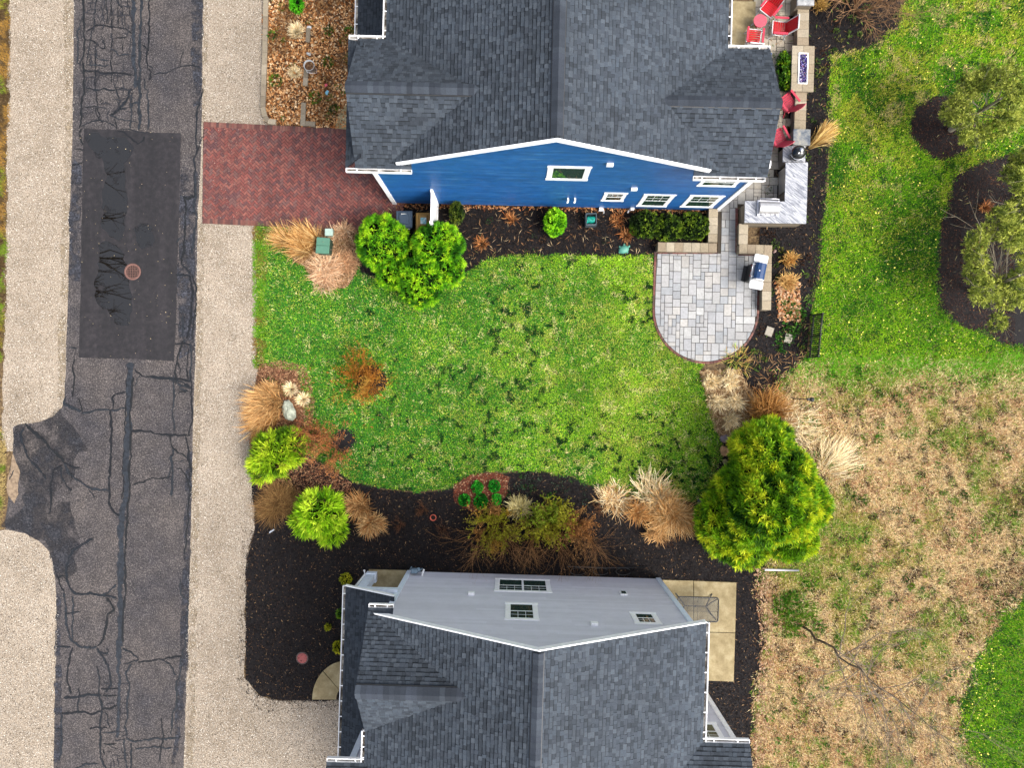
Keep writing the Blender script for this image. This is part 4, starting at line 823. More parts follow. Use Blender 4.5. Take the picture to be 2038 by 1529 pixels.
for l, r_, tp, bt, k in ((1204, 1250, 382, 398.5, {}), (1283, 1347, 385, 409.5, {}), (1375, 1445, 387, 411, {}), (1402, 1482, 352, 369, {})):
    window(hb, WB(l, tp)[0], WB(r_, tp)[0], WB(l, bt)[1], WB(l, tp)[1], 0, -1, trim=.12 if bt - tp > 18 else .1)
def vent(root, x, z, y, sgn, w=.2, h=.16, name='wall_vent'):
    m = MB(); m.box((x, y + sgn * .06, z), (w, .1, h), bev=.015); o = m.build(name, M_white, root); return o
for px, py, w in ((1214, 324, .22), (1262, 373, .22)): x, z = WB(px, py); vent(hb, x, z, 0, -1, w)
for px in (1130, 1144):
    x, z = WB(px, 393); m = MB(); m.tube([(x, -.04, z + .12), (x, -.13, z + .08), (x, -.15, z - .14)], .04, 8); m.build('vent_pipe', M_white, hb)
x, z = WB(1196, 412); m = MB(); m.box((x, -.09, z), (.16, .12, .22), bev=.02); m.tube([(x + .1, -.1, z), (x + .14, -.16, z - .15), (x + .14, -.22, .05)], .025, 6); m.build('meter_box', M_white, hb)
x, z = WB(1258, 412); m = MB(); m.box((x, -.08, z + .03), (.15, .1, .16), bev=.03); m.tube([(x - .08, -.08, z), (x - .12, -.12, .2), (x - .12, -.16, .03)], .03, 6); m.build('outlet_box', M_white, hb)
# ================= grey house
OG = G(1062, 1144.5); RG = math.radians(-1.7); LG = frame_fn(OG, RG)
hg = thing('grey_house', 'pale grey clapboard gabled house with slate grey shingle roof', 'house', (*OG, 0), RG)
zr2 = 8.55; ze2 = 5.88; xr2 = LG(1072, 1297, zr2).x; rk2 = LG(1072, 1297, zr2).y; YG = -9.5
xR2 = LG(1403, 1300, ze2).x; sl2 = (zr2 - ze2) / (xR2 - xr2); xl2 = LG(727, 1480, ze2).x; sl2l = (zr2 - ze2) / (xr2 - xl2)
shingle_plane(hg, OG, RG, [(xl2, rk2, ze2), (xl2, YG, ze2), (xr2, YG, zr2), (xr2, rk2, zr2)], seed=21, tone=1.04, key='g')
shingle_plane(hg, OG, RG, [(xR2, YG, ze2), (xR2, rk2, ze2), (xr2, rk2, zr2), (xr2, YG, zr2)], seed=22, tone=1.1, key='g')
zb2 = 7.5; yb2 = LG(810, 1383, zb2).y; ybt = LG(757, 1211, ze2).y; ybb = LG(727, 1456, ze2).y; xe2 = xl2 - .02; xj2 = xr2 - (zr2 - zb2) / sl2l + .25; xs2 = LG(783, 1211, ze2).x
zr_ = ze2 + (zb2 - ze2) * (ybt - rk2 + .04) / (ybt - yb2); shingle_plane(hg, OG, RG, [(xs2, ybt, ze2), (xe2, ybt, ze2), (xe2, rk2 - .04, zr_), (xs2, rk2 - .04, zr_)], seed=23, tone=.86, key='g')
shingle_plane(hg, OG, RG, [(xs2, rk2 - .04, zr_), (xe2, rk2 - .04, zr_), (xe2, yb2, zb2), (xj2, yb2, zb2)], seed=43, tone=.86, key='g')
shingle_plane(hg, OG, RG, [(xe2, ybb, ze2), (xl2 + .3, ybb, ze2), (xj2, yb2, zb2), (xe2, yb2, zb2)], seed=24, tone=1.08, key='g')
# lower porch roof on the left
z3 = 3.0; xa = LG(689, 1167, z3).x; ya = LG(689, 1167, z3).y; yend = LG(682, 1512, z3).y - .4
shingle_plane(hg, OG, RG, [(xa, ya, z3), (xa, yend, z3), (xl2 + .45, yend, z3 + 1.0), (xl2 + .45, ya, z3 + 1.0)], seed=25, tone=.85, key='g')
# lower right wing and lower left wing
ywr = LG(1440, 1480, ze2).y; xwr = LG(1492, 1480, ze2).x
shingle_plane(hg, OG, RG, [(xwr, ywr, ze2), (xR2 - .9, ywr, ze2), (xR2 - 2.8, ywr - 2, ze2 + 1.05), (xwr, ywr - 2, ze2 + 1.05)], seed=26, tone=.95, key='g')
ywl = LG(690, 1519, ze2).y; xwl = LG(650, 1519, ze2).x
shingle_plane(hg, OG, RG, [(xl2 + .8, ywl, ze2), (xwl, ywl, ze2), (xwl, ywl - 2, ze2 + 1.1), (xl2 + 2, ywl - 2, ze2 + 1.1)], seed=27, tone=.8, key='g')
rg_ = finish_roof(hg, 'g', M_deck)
ridge_caps(rg_, (xr2, rk2 - .05, zr2), (xr2, YG, zr2), math.atan(.5), .15, 6, .06); ridge_caps(rg_, (xe2, yb2, zb2), (xj2, yb2, zb2), math.atan(.6), .2, 7, .05)
gutter(hg, (xR2, rk2, ze2), (xR2, ywr, ze2), (1, 0, 0)); gutter(hg, (xR2, ywr, ze2), (xwr, ywr, ze2), (0, 1, 0))
gutter(hg, (xe2, ybt, ze2), (xs2, ybt, ze2), (0, 1, 0)); gutter(hg, (xa, ya, z3), (xa, yend, z3), (-1, 0, 0), hang=.55)
gutter(hg, (xl2, ybb, ze2), (xl2, ywl, ze2), (-1, 0, 0), hang=.4); gutter(hg, (xwl, ywl, ze2), (xl2, ywl, ze2), (0, 1, 0))
gx0 = LG(812, 1137, 0).x; gx1 = LG(1312, 1152, 0).x
greyc = lambda r: S(214, 213, 222, r.uniform(1.28, 1.45))
def topG(x): return zr2 - (sl2l * (xr2 - x) if x < xr2 else sl2 * (x - xr2)) - .12
core = MB(); core.prism([(gx0 + .03, 0), (gx1 - .03, 0), (gx1 - .03, topG(gx1) - .08), (xr2, zr2 - .22), (gx0 + .03, topG(gx0) - .08)], 0, -YG - .012, M=Matrix.Translation((0, -.012, 0)) @ Matrix.Rotation(math.pi / 2, 4, 'X'))
core.build('wall', plain('grey_wall_core', S(212, 213, 218, 1.25), .6), hg)
siding(hg, gx0, gx1, topG, 0, 1, M_siding_grey, greyc, seed=6, z0=.12)
# side wing walls
yw2 = ywr - .35; xc = LG(1430, 1418, 3.1).x
m = MB(); m.box(((gx1 + xc) / 2, yw2 - .9, (ze2 - .2) / 2), (xc - gx1, 1.8, ze2 - .2)); m.build('wing_wall', plain('grey_wing_wall', S(212, 213, 218, 1.25), .6), hg)
siding(hg, gx1, xc, lambda x: ze2 - .2, yw2, 1, M_siding_grey, greyc, seed=7)
m = MB(); m.box((xc - .06, yw2 + .02, ze2 / 2 - .1), (.16, .08, ze2 - .25)); m.build('corner_board', M_white, hg)
M_blueish = plain('pale_blue_trim', (.66, .73, .82), .5)
window(hg, xc - 1.6, xc - .35, 3.9, 5.15, yw2, 1, trim=.13)
ywl2 = ywl - .3; xcl = LG(704, 1487, 4.7).x
m = MB(); m.box(((xcl + xl2 + .6) / 2, ywl2 - .7, (ze2 - .2) / 2), (xl2 + .6 - xcl, 1.4, ze2 - .2)); m.build('wing_wall', plain('grey_wing_wall2', S(212, 213, 218, 1.25), .6), hg)
siding(hg, xcl, xl2 + .6, lambda x: ze2 - .2, ywl2, 1, M_siding_grey, greyc, seed=8, z0=2.5)
m = MB(); m.box((xcl + .07, ywl2 + .03, ze2 / 2 - .1), (.2, .09, ze2 - .25)); m.build('corner_board', M_blueish, hg)
# front wall of main block below the porch roof, left edge boards
m = MB(); m.box((gx0 + .07, .02, 2.9), (.17, .08, 5.6)); m.build('corner_board', M_blueish, hg)
m = MB(); m.box((gx1 - .07, .02, 2.85), (.17, .08, 5.5)); m.build('corner_board', M_blueish, hg)
xg = gx0 - .02
m = MB(); m.box((xg - .1 + .1, -5.6, 1.45), (.05, 8, 2.9)); m.build('porch_wall', plain('grey_porch_wall', S(212, 213, 218, 1.25), .6), hg)
rake_board(hg, [(xr2 - .001, zr2 + .01), (xs2 - .6, zr2 - sl2l * (xr2 - xs2 + .6) + .01)], rk2, 1); rake_board(hg, [(xR2 + .02, ze2 + .0), (xr2 + .001, zr2 + .01)], rk2, 1)
sf = MB()
for a_, za_, b_, zb_ in ((xs2 - .4, topG(xs2 - .4) + .12, xr2, zr2), (xr2, zr2, xR2, ze2)): sf.face([(a_, rk2 - .04, za_ - .2), (b_, rk2 - .04, zb_ - .2), (b_, .03, zb_ - .2), (a_, .03, za_ - .2)])
sf.build('soffit', M_white, hg)
# porch beam, posts
yb_ = ya - .2
rake_board(hg, [(xa - .02, z3 + .02), (xl2 + .45, z3 + 1.02)], ya, 1, .16, name='porch_rake_board')
m = MB(); m.box(((xa + gx0) / 2 + .1, yb_, z3 - .2), (gx0 - xa - .1, .2, .26)); m.build('porch_beam', M_blueish, hg)
px_ = LG(742, 1141, .1); m = MB(); m.box((px_.x - .02, px_.y - .12, 1.4), (.32, .3, 2.7)); m.box((px_.x - .02, px_.y - .12, .25), (.4, .38, .3), bev=.02); m.build('porch_post', M_blueish, hg)
m = MB(); m.tube([(px_.x - .27, px_.y, 2.8), (px_.x - .27, px_.y - .02, .3), (px_.x - .33, px_.y + .1, .14)], .045, 8); m.build('downspout', M_white, hg)
WG = wallpx(LG, 0)
def gw(l, r_, tp, bt, y=0, **k):   # l, r_ at the lower edge (tp is the wall foot side: smaller pixel row = lower on the wall)
    window(hg, WG(l, tp)[0], WG(r_, tp)[0], WG((l + r_) / 2, tp)[1], WG((l + r_) / 2, bt)[1], 0, 1, **k)
gw(986, 1093, 1154, 1180, panes=(2, 2), trim=.14, split=.55); gw(1006, 1069, 1202, 1236, trim=.14); gw(1253, 1303, 1221, 1244, trim=.13)
(vx, vz) = WG(1241, 1184); m = MB(); m.box((vx, .04, vz), (.26, .05, .34)); o = m.build('wall_vent', M_white, hg); m = MB(); m.box((vx, .085, vz), (.16, .03, .22)); m.build('vent_louvre', M_glass, o)
for px, py in ((938, 1185), (1183, 1246)): x, z = WG(px, py); vent(hg, x, z, 0, 1, .22, .2)
x, z = WG(838, 1140); m = MB(); m.tube([(x + .12, .05, .7), (x + .12, .12, .75), (x + .12, .14, .3)], .04, 8); m.build('vent_pipe', M_white, hg)
mt = thing('gas_meter', 'small blue grey gas meter at the left corner of the grey wall', 'gas meter', (0, 0, 0)); c = LG(829, 1137, 0); wx, wy, _ = to_world(OG, RG, (c.x, .18, 0)); mt.location = (wx, wy, 0); mt.rotation_euler[2] = RG
M_mtr = plain('meter_paint', S(140, 164, 182), .4)
m = MB(); m.box((0, 0, .62), (.24, .16, .26), bev=.03); m.build('meter_body', M_mtr, mt); m = MB(); m.lathe([(.09, 0), (.09, .05), (.03, .09)], 12, (.14, .02, .5)); m.build('regulator', M_mtr, mt)
m = MB(); m.tube([(-.2, 0, 0), (-.2, 0, .45), (-.1, 0, .5)], .022, 8); m.tube([(.1, 0, .5), (.22, 0, .55), (.3, .1, .6)], .022, 8); m.build('pipe', M_mtr, mt)
# ---------------------------------------------------------------- garden walls
def wall_thing(label, runs, z1, wid, cap_len=.34, off=0):
    t = thing('garden_wall', label, 'garden wall'); bmc = lambda: S(*random.choice([(170, 156, 134), (150, 138, 118), (134, 120, 102)]), random.uniform(.8, 1))
    for pts in runs:
        course(t, pts, cap_len, wid, z1 - .07, z1, capc, 'cap_stone', M_cap, bev=.008)
        k = 0
        for z in np.arange(.0, z1 - .08, .14): course(t, pts, .4, wid - .06, z, min(z + .135, z1 - .07), bmc, 'wall_block', M_cap, bev=.01)
    return t
def GPz(pts, z): return [(P(*p, z).x, P(*p, z).y) for p in pts]
wall_thing('low block wall with tan caps forming a corner left of the narrow walkway', [GPz([(1309, 491), (1427, 493)], .45), GPz([(1418.5, 482), (1420, 415)], .45)], .45, .36)
wall_thing('low tan capped block wall stepping round behind the wheeled grill', [GPz([(1480, 445), (1479, 486)], .45), GPz([(1471, 495), (1537, 497)], .45), GPz([(1527, 505), (1525.5, 617)], .45)], .45, .36)
wall_thing('straight tan capped seat wall above the fire table', [GPz([(1599, 8), (1598, 90)], .5)], .5, .45)
wall_thing('straight tan capped seat wall below the fire table', [GPz([(1594.5, 182), (1592, 257)], .5)], .5, .45)
# raised bed wall top end
t = thing('stone_pier', 'square pier with a mottled grey bluestone cap at the end of the seat wall', 'pier', (P(1596, 272.5, .85).x, P(1596, 272.5, .85).y, 0), RB)
m = MB()
for k in range(5): m.box((0, 0, .08 + k * .155), (.58 - (k % 2) * .01, .56, .15), 0, S(150, 138, 118, random.uniform(.8, 1.05)), .015)
m.build('pier_blocks', M_cap, t); m = MB(); m.box((0, 0, .815), (.66, .62, .07), 0, (1, 1, 1), .012)
m.build('cap_stone', nmat('bluestone', [(.32, S(84, 94, 108)), (.5, S(134, 138, 140)), (.68, S(176, 170, 156))], 5, bmp=.2, detail=3), t)
# top pier partially in view
t = thing('stone_pier', 'grey capped pier cut off by the top edge of the picture beside the seat wall', 'pier', (P(1604, -6, .85).x, P(1604, -6, .85).y, 0), RB)
m = MB()
for k in range(5): m.box((0, 0, .08 + k * .155), (.56, .56, .15), 0, S(150, 138, 118, random.uniform(.8, 1.05)), .015)
m.build('pier_blocks', M_cap, t); m = MB(); m.box((0, 0, .815), (.66, .6, .07), 0, (1, 1, 1), .012); m.build('cap_stone', nmat('pale_granite', [(.3, S(130, 132, 136)), (.7, S(210, 210, 208))], 8, bmp=.1), t)
# ---------------------------------------------------------------- fire table
ft = thing('fire_table', 'rectangular stone fire table with a white framed trough of purple glass', 'fire pit', (P(1598, 136, .62).x, P(1598, 136, .62).y, 0), math.radians(-1.5))
bmc = lambda: S(*random.choice([(160, 146, 124), (144, 132, 112)]), random.uniform(.8, 1))
for k in range(4):
    m = MB(); m.box((0, 0, .07 + k * .14), (.74, 1.62, .135), 0, bmc(), .012); m.build('wall_block', M_cap, ft)
ys = [-.895, -.53, -.18, .17, .53, .895]
for i in range(5):
    for sg in (-1, 1):
        m = MB(); full = i in (0, 4); wx_ = .44 if full else .275; hgt = ys[i + 1] - ys[i] - .008
        m.box((0, 0, 0), (wx_ - .006, hgt, .06), 0, capc(), .006); o = m.build('cap_stone', M_cap, ft); o.location = (sg * (.22 if full else .302), (ys[i] + ys[i + 1]) / 2, .59)
m = MB()
for c, s in (((0, .585, 0), (.37, .035, .04)), ((0, -.585, 0), (.37, .035, .04)), ((.17, 0, 0), (.035, 1.14, .04)), ((-.17, 0, 0), (.035, 1.14, .04))): m.box((c[0], c[1], .632), s)
m.build('trough_frame', M_white, ft); m = MB(); m.box((0, 0, .59), (.31, 1.14, .03)); m.build('trough', M_dark, ft)
n = 900; x = RNG.uniform(-.145, .145, n); y = RNG.uniform(-.55, .55, n); pal = np.array(cols((54, 40, 130), (90, 70, 170), (24, 18, 60), (220, 210, 250), (150, 60, 110), (30, 30, 90)))
V, C = flakes(x, y, .045, pal[RNG.choice(6, n, p=[.3, .2, .2, .12, .06, .12])], .61, .9, .8); mesh_np('fire_glass', V, 4, C.reshape(-1, 3), vmat('purple_glass_chips', .1, .9), ft, 'stuff')
# ---------------------------------------------------------------- outdoor kitchen
def granite(name):
    m, t, b = mk(name, .35, .5); g = t.nodes.new('ShaderNodeNewGeometry'); mp = t.nodes.new('ShaderNodeMapping')
    mp.inputs['Rotation'].default_value = (0, 0, math.radians(35)); mp.inputs['Scale'].default_value = (1.0, 7.5, 1)
    mr = t.nodes.new('ShaderNodeMapping'); mr.inputs['Rotation'].default_value = (0, 0, math.radians(38)); mp.inputs['Rotation'].default_value = (0, 0, 0)
    t.links.new(g.outputs['Position'], mr.inputs[0]); t.links.new(mr.outputs[0], mp.inputs[0])
    c = ramp(t, noise(t, 2.6, 7, .72, mp.outputs[0], .7), [(.3, S(78, 82, 94)), (.45, S(142, 146, 156)), (.54, S(192, 194, 198)), (.68, S(228, 228, 226))])
    c = mixn(t, c, S(96, 98, 106), ramp(t, noise(t, 40, 2), [(.66, g1(0)), (.72, g1(1))])); t.links.new(c, b.inputs['Base Color']); return m
M_gran = granite('white_granite')
kz = .95; ok_ = P(1543, 423, kz); kt = thing('outdoor_kitchen', 'L shaped outdoor kitchen counter topped with streaky white granite', 'kitchen counter', (ok_.x, ok_.y, 0))
def rel(pts, z, o): return ccw([(P(*p, z).x - o.x, P(*p, z).y - o.y) for p in pts])
Lp = [(1564, 323), (1608, 323), (1606.5, 385), (1604.5, 445), (1482, 443), (1483, 399.5), (1509, 400), (1509, 424), (1550, 424.5), (1550, 401), (1562, 401)]
def concave_prism(m, poly, z0, z1, col=(1, 1, 1)):
    tr = tessellate_polygon([[Vector((x, y, 0)) for x, y in poly]]); n = len(poly); vs = [(x, y, z0) for x, y in poly] + [(x, y, z1) for x, y in poly]
    fs = []
    for t_ in tr:
        a, b, c = [Vector(vs[k]) for k in t_]; t2 = t_ if (b - a).cross(c - a).z > 0 else t_[::-1]
        fs.append(tuple(n + k for k in t2)); fs.append(tuple(t2[::-1]))
    for j in range(n): fs.append((j, (j + 1) % n, n + (j + 1) % n, n + j))
    m.mesh(vs, fs, col)
m = MB(); concave_prism(m, rel(Lp, kz, ok_), kz - .05, kz); m.build('counter_top', M_gran, kt)
for pts, z0, z1, nm in (([(1567, 330), (1605, 330), (1602, 440), (1567, 440)], 0, kz - .05, 'base'), ([(1486, 403), (1604, 403), (1602, 441), (1486, 441)], 0, kz - .05, 'base')):
    q = rel(pts, kz, ok_); xs_ = [p[0] for p in q]; ys_ = [p[1] for p in q]; m = MB(); bz = z0
    while bz < z1 - .01: m.box(((min(xs_) + max(xs_)) / 2 + .002 * len(kt.children), (min(ys_) + max(ys_)) / 2, bz + .074), (max(xs_) - min(xs_), max(ys_) - min(ys_), .146), 0, bmc(), .012); bz += .15
    m.build(nm, M_cap, kt)
m = MB(); q = rel([(1559, 290), (1603, 290), (1603, 322), (1558, 322)], .75, ok_); m.prism(q, .7, .75, (1, 1, 1), .006); m.build('lower_counter', M_gran, kt)
m = MB(); q = rel([(1563, 292), (1601, 292), (1601, 325), (1563, 325)], .75, ok_); m.prism(q, 0, .7, bmc()); m.build('base', M_cap, kt)
m = MB(); c = P(1566, 360, .6); m.box((c.x - ok_.x - .17, c.y - ok_.y, .55), (.02, .9, .6)); m.build('cabinet_door', M_metal, kt)
gg = thing('built_in_grill', 'stainless steel built in grill with a rounded hood set in the granite counter', 'grill', (P(1531, 413, 1.1).x, P(1531, 413, 1.1).y, kz), math.radians(-2))
m = MB(); m.box((0, 0, .03), (.86, .62, .08), bev=.01); m.build('grill_body', M_metal, gg)
vs_, fs_ = [], []
for i in range(13):
    a = math.pi * i / 12; vs_ += [(-.38, -.24 * math.cos(a), .06 + .24 * math.sin(a)), (.38, -.24 * math.cos(a), .06 + .24 * math.sin(a))]
for i in range(12): fs_.append((2 * i, 2 * i + 1, 2 * i + 3, 2 * i + 2))
fs_ += [tuple(range(0, 26, 2)), tuple(range(25, 0, -2))]; m = MB(); m.mesh(vs_, fs_, smooth=False); hood = m.build('hood', plain('brushed_hood', S(226, 224, 222), .3, .5, .6), gg)
m = MB(); m.tube([(-.3, -.3, .13), (.3, -.3, .13)], .016, 8); m.tube([(-.28, -.3, .13), (-.28, -.22, .15)], .012, 6); m.tube([(.28, -.3, .13), (.28, -.22, .15)], .012, 6); m.build('handle', M_metal, hood)
m = MB(); m.tube([(-.36, .24, .06), (-.36, .32, .2), (.36, .32, .2), (.36, .24, .06)], .014, 6); m.build('back_frame', M_metal, gg)
for k in range(4): m = MB(); m.lathe([(.025, 0), (.025, .03), (0, .035)], 10, (-.27 + k * .18, -.27, .07)); m.build('knob', M_metal, gg)
M_black = plain('glazed_black', g1(.012), .18, .6)
kk = thing('ceramic_smoker', 'black egg shaped ceramic smoker on the small granite shelf by the pier', 'smoker', (P(1582, 309, .8).x, P(1582, 309, .8).y, .75))
m = MB(); m.lathe([(.14, 0), (.2, .06), (.25, .18), (.265, .3), (.265, .34)], 28); m.build('base_bowl', M_black, kk)
m = MB(); m.lathe([(.27, .345), (.268, .4), (.24, .5), (.17, .58), (.08, .62), (0, .63)], 28); d_ = m.build('dome', M_black, kk)
m = MB(); m.lathe([(.06, .62), (.06, .67), (.075, .68), (.075, .7), (0, .7)], 18); m.build('chimney_cap', M_metal, d_); m = MB(); m.tube([(-.2, -.2, .4), (-.3, -.26, .38), (-.36, -.12, .38), (-.26, -.02, .4)], .018, 8); m.build('handle', M_black, d_)
m = MB(); m.lathe([(.275, .325), (.285, .345), (.275, .365)], 28); m.build('metal_band', M_metal, kk)
m = MB(); m.lathe([(.03, 0), (.03, .02), (0, .02)], 12, (-.08, -.1, .6)); m.build('thermometer', M_white, d_)
# ---------------------------------------------------------------- wheeled grill with navy lid
cg = thing('cart_grill', 'wheeled gas grill with a navy blue hood and two white side shelves', 'grill', (P(1510, 541, .9).x, P(1510, 541, .9).y, 0), math.radians(-101))
M_wh = plain('white_enamel', S(238, 238, 236), .35); M_navy = plain('navy_enamel', S(34, 70, 118), .25, .6)
for sg in (-1, 1):
    m = MB(); w_ = .33; pl = []
    for cx_, cy_, a0 in ((w_ / 2 - .07, .2, 0), (-w_ / 2 + .07, .2, 90), (-w_ / 2 + .07, -.2, 180), (w_ / 2 - .07, -.2, 270)):
        for k in range(5): a = math.radians(a0 + k * 22.5); pl.append((cx_ + .07 * math.cos(a), cy_ + .07 * math.sin(a)))
    m.prism([(p[0] + sg * .51, p[1]) for p in pl], .86, .9, (1, 1, 1), .008); m.build('side_shelf', M_wh, cg)
m = MB(); m.box((0, .0, .82), (.68, .5, .18), bev=.02); m.box((0, -.22, .9), (.68, .08, .05)); m.build('firebox', plain('light_grey_panel', S(196, 202, 208), .4), cg)
vs_, fs_ = [], []
pr = [(-.21, .92), (-.2, 1.03), (-.12, 1.12), (.0, 1.15), (.12, 1.14), (.2, 1.08), (.23, .92)]
for y_, z_ in pr: vs_ += [(-.31, y_, z_), (.31, y_, z_)]
for i in range(len(pr) - 1): fs_.append((2 * i, 2 * i + 2, 2 * i + 3, 2 * i + 1))
m = MB(); m.mesh(vs_, fs_, smooth=False); hd = m.build('hood', M_navy, cg)
for sg in (-1, 1):
    m = MB(); poly = [(sg * .31, y_, z_) for y_, z_ in pr] + [(sg * .345, y_, z_) for y_, z_ in pr]; n = len(pr)
    m.mesh(poly, [(i, i + 1, n + i + 1, n + i) for i in range(n - 1)] + [tuple(range(n))[::-1], tuple(range(n, 2 * n))]); m.build('hood_end', M_wh, hd)
m = MB(); m.tube([(-.26, -.3, 1.0), (.26, -.3, 1.0)], .014, 8); m.tube([(-.24, -.3, 1.0), (-.24, -.2, 1.02)], .01, 6); m.tube([(.24, -.3, 1.0), (.24, -.2, 1.02)], .01, 6); m.build('handle', M_metal, hd)
m = MB(); m.lathe([(.03, 0), (.03, .015), (0, .015)], 12, (0, -.06, 1.15)); m.build('thermometer', M_metal, hd)
for k in range(3): m = MB(); m.tube([(-.2 + k * .2, -.26, .87), (-.2 + k * .2, -.31, .87)], .025, 10); m.build('knob', plain('red_knob', S(150, 24, 30), .4) if k == 0 else bpy.data.materials['red_knob'], cg)
m = MB(); m.box((0, .0, .4), (.66, .46, .6)); m.build('cabinet', M_dark, cg); m = MB(); m.box((0, -.3, .12), (.62, .14, .03)); m.build('bottom_shelf', M_dark, cg)
for sx in (-.3, .3): m = MB(); m.tube([(sx - .03, .16, .08), (sx + .03, .16, .08)], .08, 14); m.build('wheel', M_dark, cg)
for sx in (-.3, .3): m = MB(); m.box((sx, -.2, .06), (.05, .05, .12)); m.build('leg', M_dark, cg)
# ---------------------------------------------------------------- red chairs and table
M_red = plain('red_paint', S(214, 10, 26), .45, .4); M_pink = plain('faded_red_paint', S(214, 64, 86), .5, .35)
def chair(label, pos, face, zb=.03, style=0, group=None, paint=None):
    """frame of white rails, slatted seat and back; face = direction the sitter looks (deg)"""
    pm = paint or M_red; wh = M_wh if style == 0 else pm
    t = thing('patio_chair', label, 'chair', (*pos, zb), math.radians(face - 90), group)
    for sx in (-.27, .27):
        m = MB(); m.tube([(sx, .3, 0), (sx * .98, .24, .38)], .022, 6); m.tube([(sx, -.34, 0), (sx, -.2, .4)], .022, 6); m.tube([(sx, .27, .38), (sx, -.26, .33)], .02, 6); m.build('leg_frame', wh, t)
        m = MB(); m.box((sx * 1.12, 0, .6), (.085, .56, .022), bev=.005); m.build('armrest', M_pink, t); m = MB(); m.tube([(sx * 1.1, .22, .38), (sx * 1.1, .22, .59)], .018, 6); m.build('arm_post', wh, t)
    n = 7
    for k in range(n):
        yy = .26 - k * .5 / (n - 1); m = MB(); m.box((0, yy, .41 - .07 * k / (n - 1)), (.5, .066, .018), bev=.004); m.build('seat_slat', pm, t)
    top = .3 if style == 0 else .24
    for k in range(6):
        xx = -.21 + k * .084; hh_ = .62 + (.0 if style == 0 else .1 * math.cos((k - 2.5) / 2.5 * 1.4)); m = MB()
        Mx = Matrix.Translation((xx, -.26, .36)) @ Matrix.Rotation(math.radians(24), 4, 'X')
        m.box((0, 0, hh_ / 2), (.078, .018, hh_), M=Mx); m.build('back_slat', pm, t)
    m = MB(); Mx = Matrix.Translation((0, -.26, .36)) @ Matrix.Rotation(math.radians(24), 4, 'X')
    if style == 0:
        for sx in (-.26, .26): m.box((sx, 0, .32), (.035, .04, .66), M=Mx)
        m.box((0, 0, .65), (.555, .045, .035), M=Mx)
    m.box((0, -.03, .12), (.54, .03, .05), M=Mx); m.build('back_frame', wh, t)
    m = MB(); m.box((0, .28, .4), (.56, .03, .05)); m.build('front_rail', wh, t); return t
P5 = lambda px, py, z=.4: (P(px, py, z).x, P(px, py, z).y)
chair('red slatted chair cut by the top edge, angled towards the round table', P5(1531, 17), 232, .03)
chair('red slatted chair with white frame facing left beside the seat wall', P5(1551, 56), 176, .03)
chair('red slatted chair below the round table with its back to the roof gutter', P5(1499, 75), 84, .08)
chair('pinkish red garden chair half under the roof ridge, facing up and left', P5(1566, 205), 128, .05, 1, paint=M_pink)
chair('pinkish red garden chair mostly hidden by the roof just above the smoker', P5(1547, 274), 118, .05, 1, paint=M_pink)
tb = thing('round_side_table', 'small round pink slatted side table among the red chairs', 'table', (*P5(1513, 41, .5), .03), math.radians(30))
for k in range(6):
    yy = -.21 + k * .084; hw = math.sqrt(max(.003, .255 ** 2 - yy ** 2)); y0_, y1_ = yy - .039, yy + .039
    a0_, a1_ = math.sqrt(max(0, .26 ** 2 - y0_ ** 2)), math.sqrt(max(0, .26 ** 2 - y1_ ** 2)); m = MB(); am = math.sqrt(max(0, .26 ** 2 - yy ** 2))
    m.prism([(-a0_, y0_), (a0_, y0_), (am, yy), (a1_, y1_), (-a1_, y1_), (-am, yy)], .46, .485); m.build('top_slat', plain('pale_red', S(224, 96, 112), .5) if k == 0 else bpy.data.materials['pale_red'], tb)
for k in range(4): a = math.pi / 4 + k * math.pi / 2; m = MB(); m.tube([(.13 * math.cos(a), .13 * math.sin(a), .46), (.2 * math.cos(a), .2 * math.sin(a), 0)], .02, 6); m.build('leg', M_wh, tb)
m = MB(); m.box((0, 0, .2), (.24, .24, .02)); m.build('lower_shelf', M_red, tb)
# ---------------------------------------------------------------- bins, screen, boxes
def bin_(label, px, py, w, d, h, mat, lid, rz=0):
    t = thing('wheelie_bin', label, 'bin', (P(px, py, h).x, P(px, py, h).y, 0), rz)
    m = MB(); m.box((0, 0, h * .47), (w, d, h * .9)); vs_ = m.v
    m.v = [(x * (.82 if z < h * .3 else 1), y * (.8 if z < h * .3 else 1), z) for x, y, z in m.v]; m.build('bin_body', mat, t)
    m = MB(); m.box((0, 0, h * .95), (w + .07, d + .06, .07), bev=.03); m.box((0, .03, h * .95 + .06), (w * .68, d * .74, .06), bev=.025); l_ = m.build('lid', lid, t)
    m = MB(); m.tube([(-w * .4, -d / 2 - .07, h * .94), (w * .4, -d / 2 - .07, h * .94)], .018, 8); m.build('handle', M_wh if w > .5 else mat, t)
    for sx in (-1, 1): m = MB(); m.tube([(sx * w * .45, -d * .4, .1), (sx * (w * .45 - .05), -d * .4, .1)], .1, 14); m.build('wheel', M_dark, t)
    return t, l_
M_bgrey = plain('slate_plastic', S(62, 78, 96), .4); M_btan = plain('tan_plastic', S(164, 124, 56), .45)
t, l_ = bin_('slate grey wheeled bin tucked between the brick driveway and round evergreens', 804, 436, .56, .6, 1.05, plain('slate_plastic_dark', S(48, 60, 76), .45), M_bgrey)
m = MB(); m.tube([(-.1, .19, 1.1), (.1, .19, 1.1)], .014, 6); m.build('lid_grip', M_wh, l_)
t, l_ = bin_('tan wheeled bin with a pale label, right against the white screen', 842, 440, .5, .62, 1.05, M_btan, M_btan)
m = MB(); m.box((.02, .0, 1.062 + .05), (.22, .24, .004)); m.build('label', nmat('bin_label', [(.42, S(226, 238, 240)), (.58, S(120, 196, 206))], 9, bmp=0), l_)
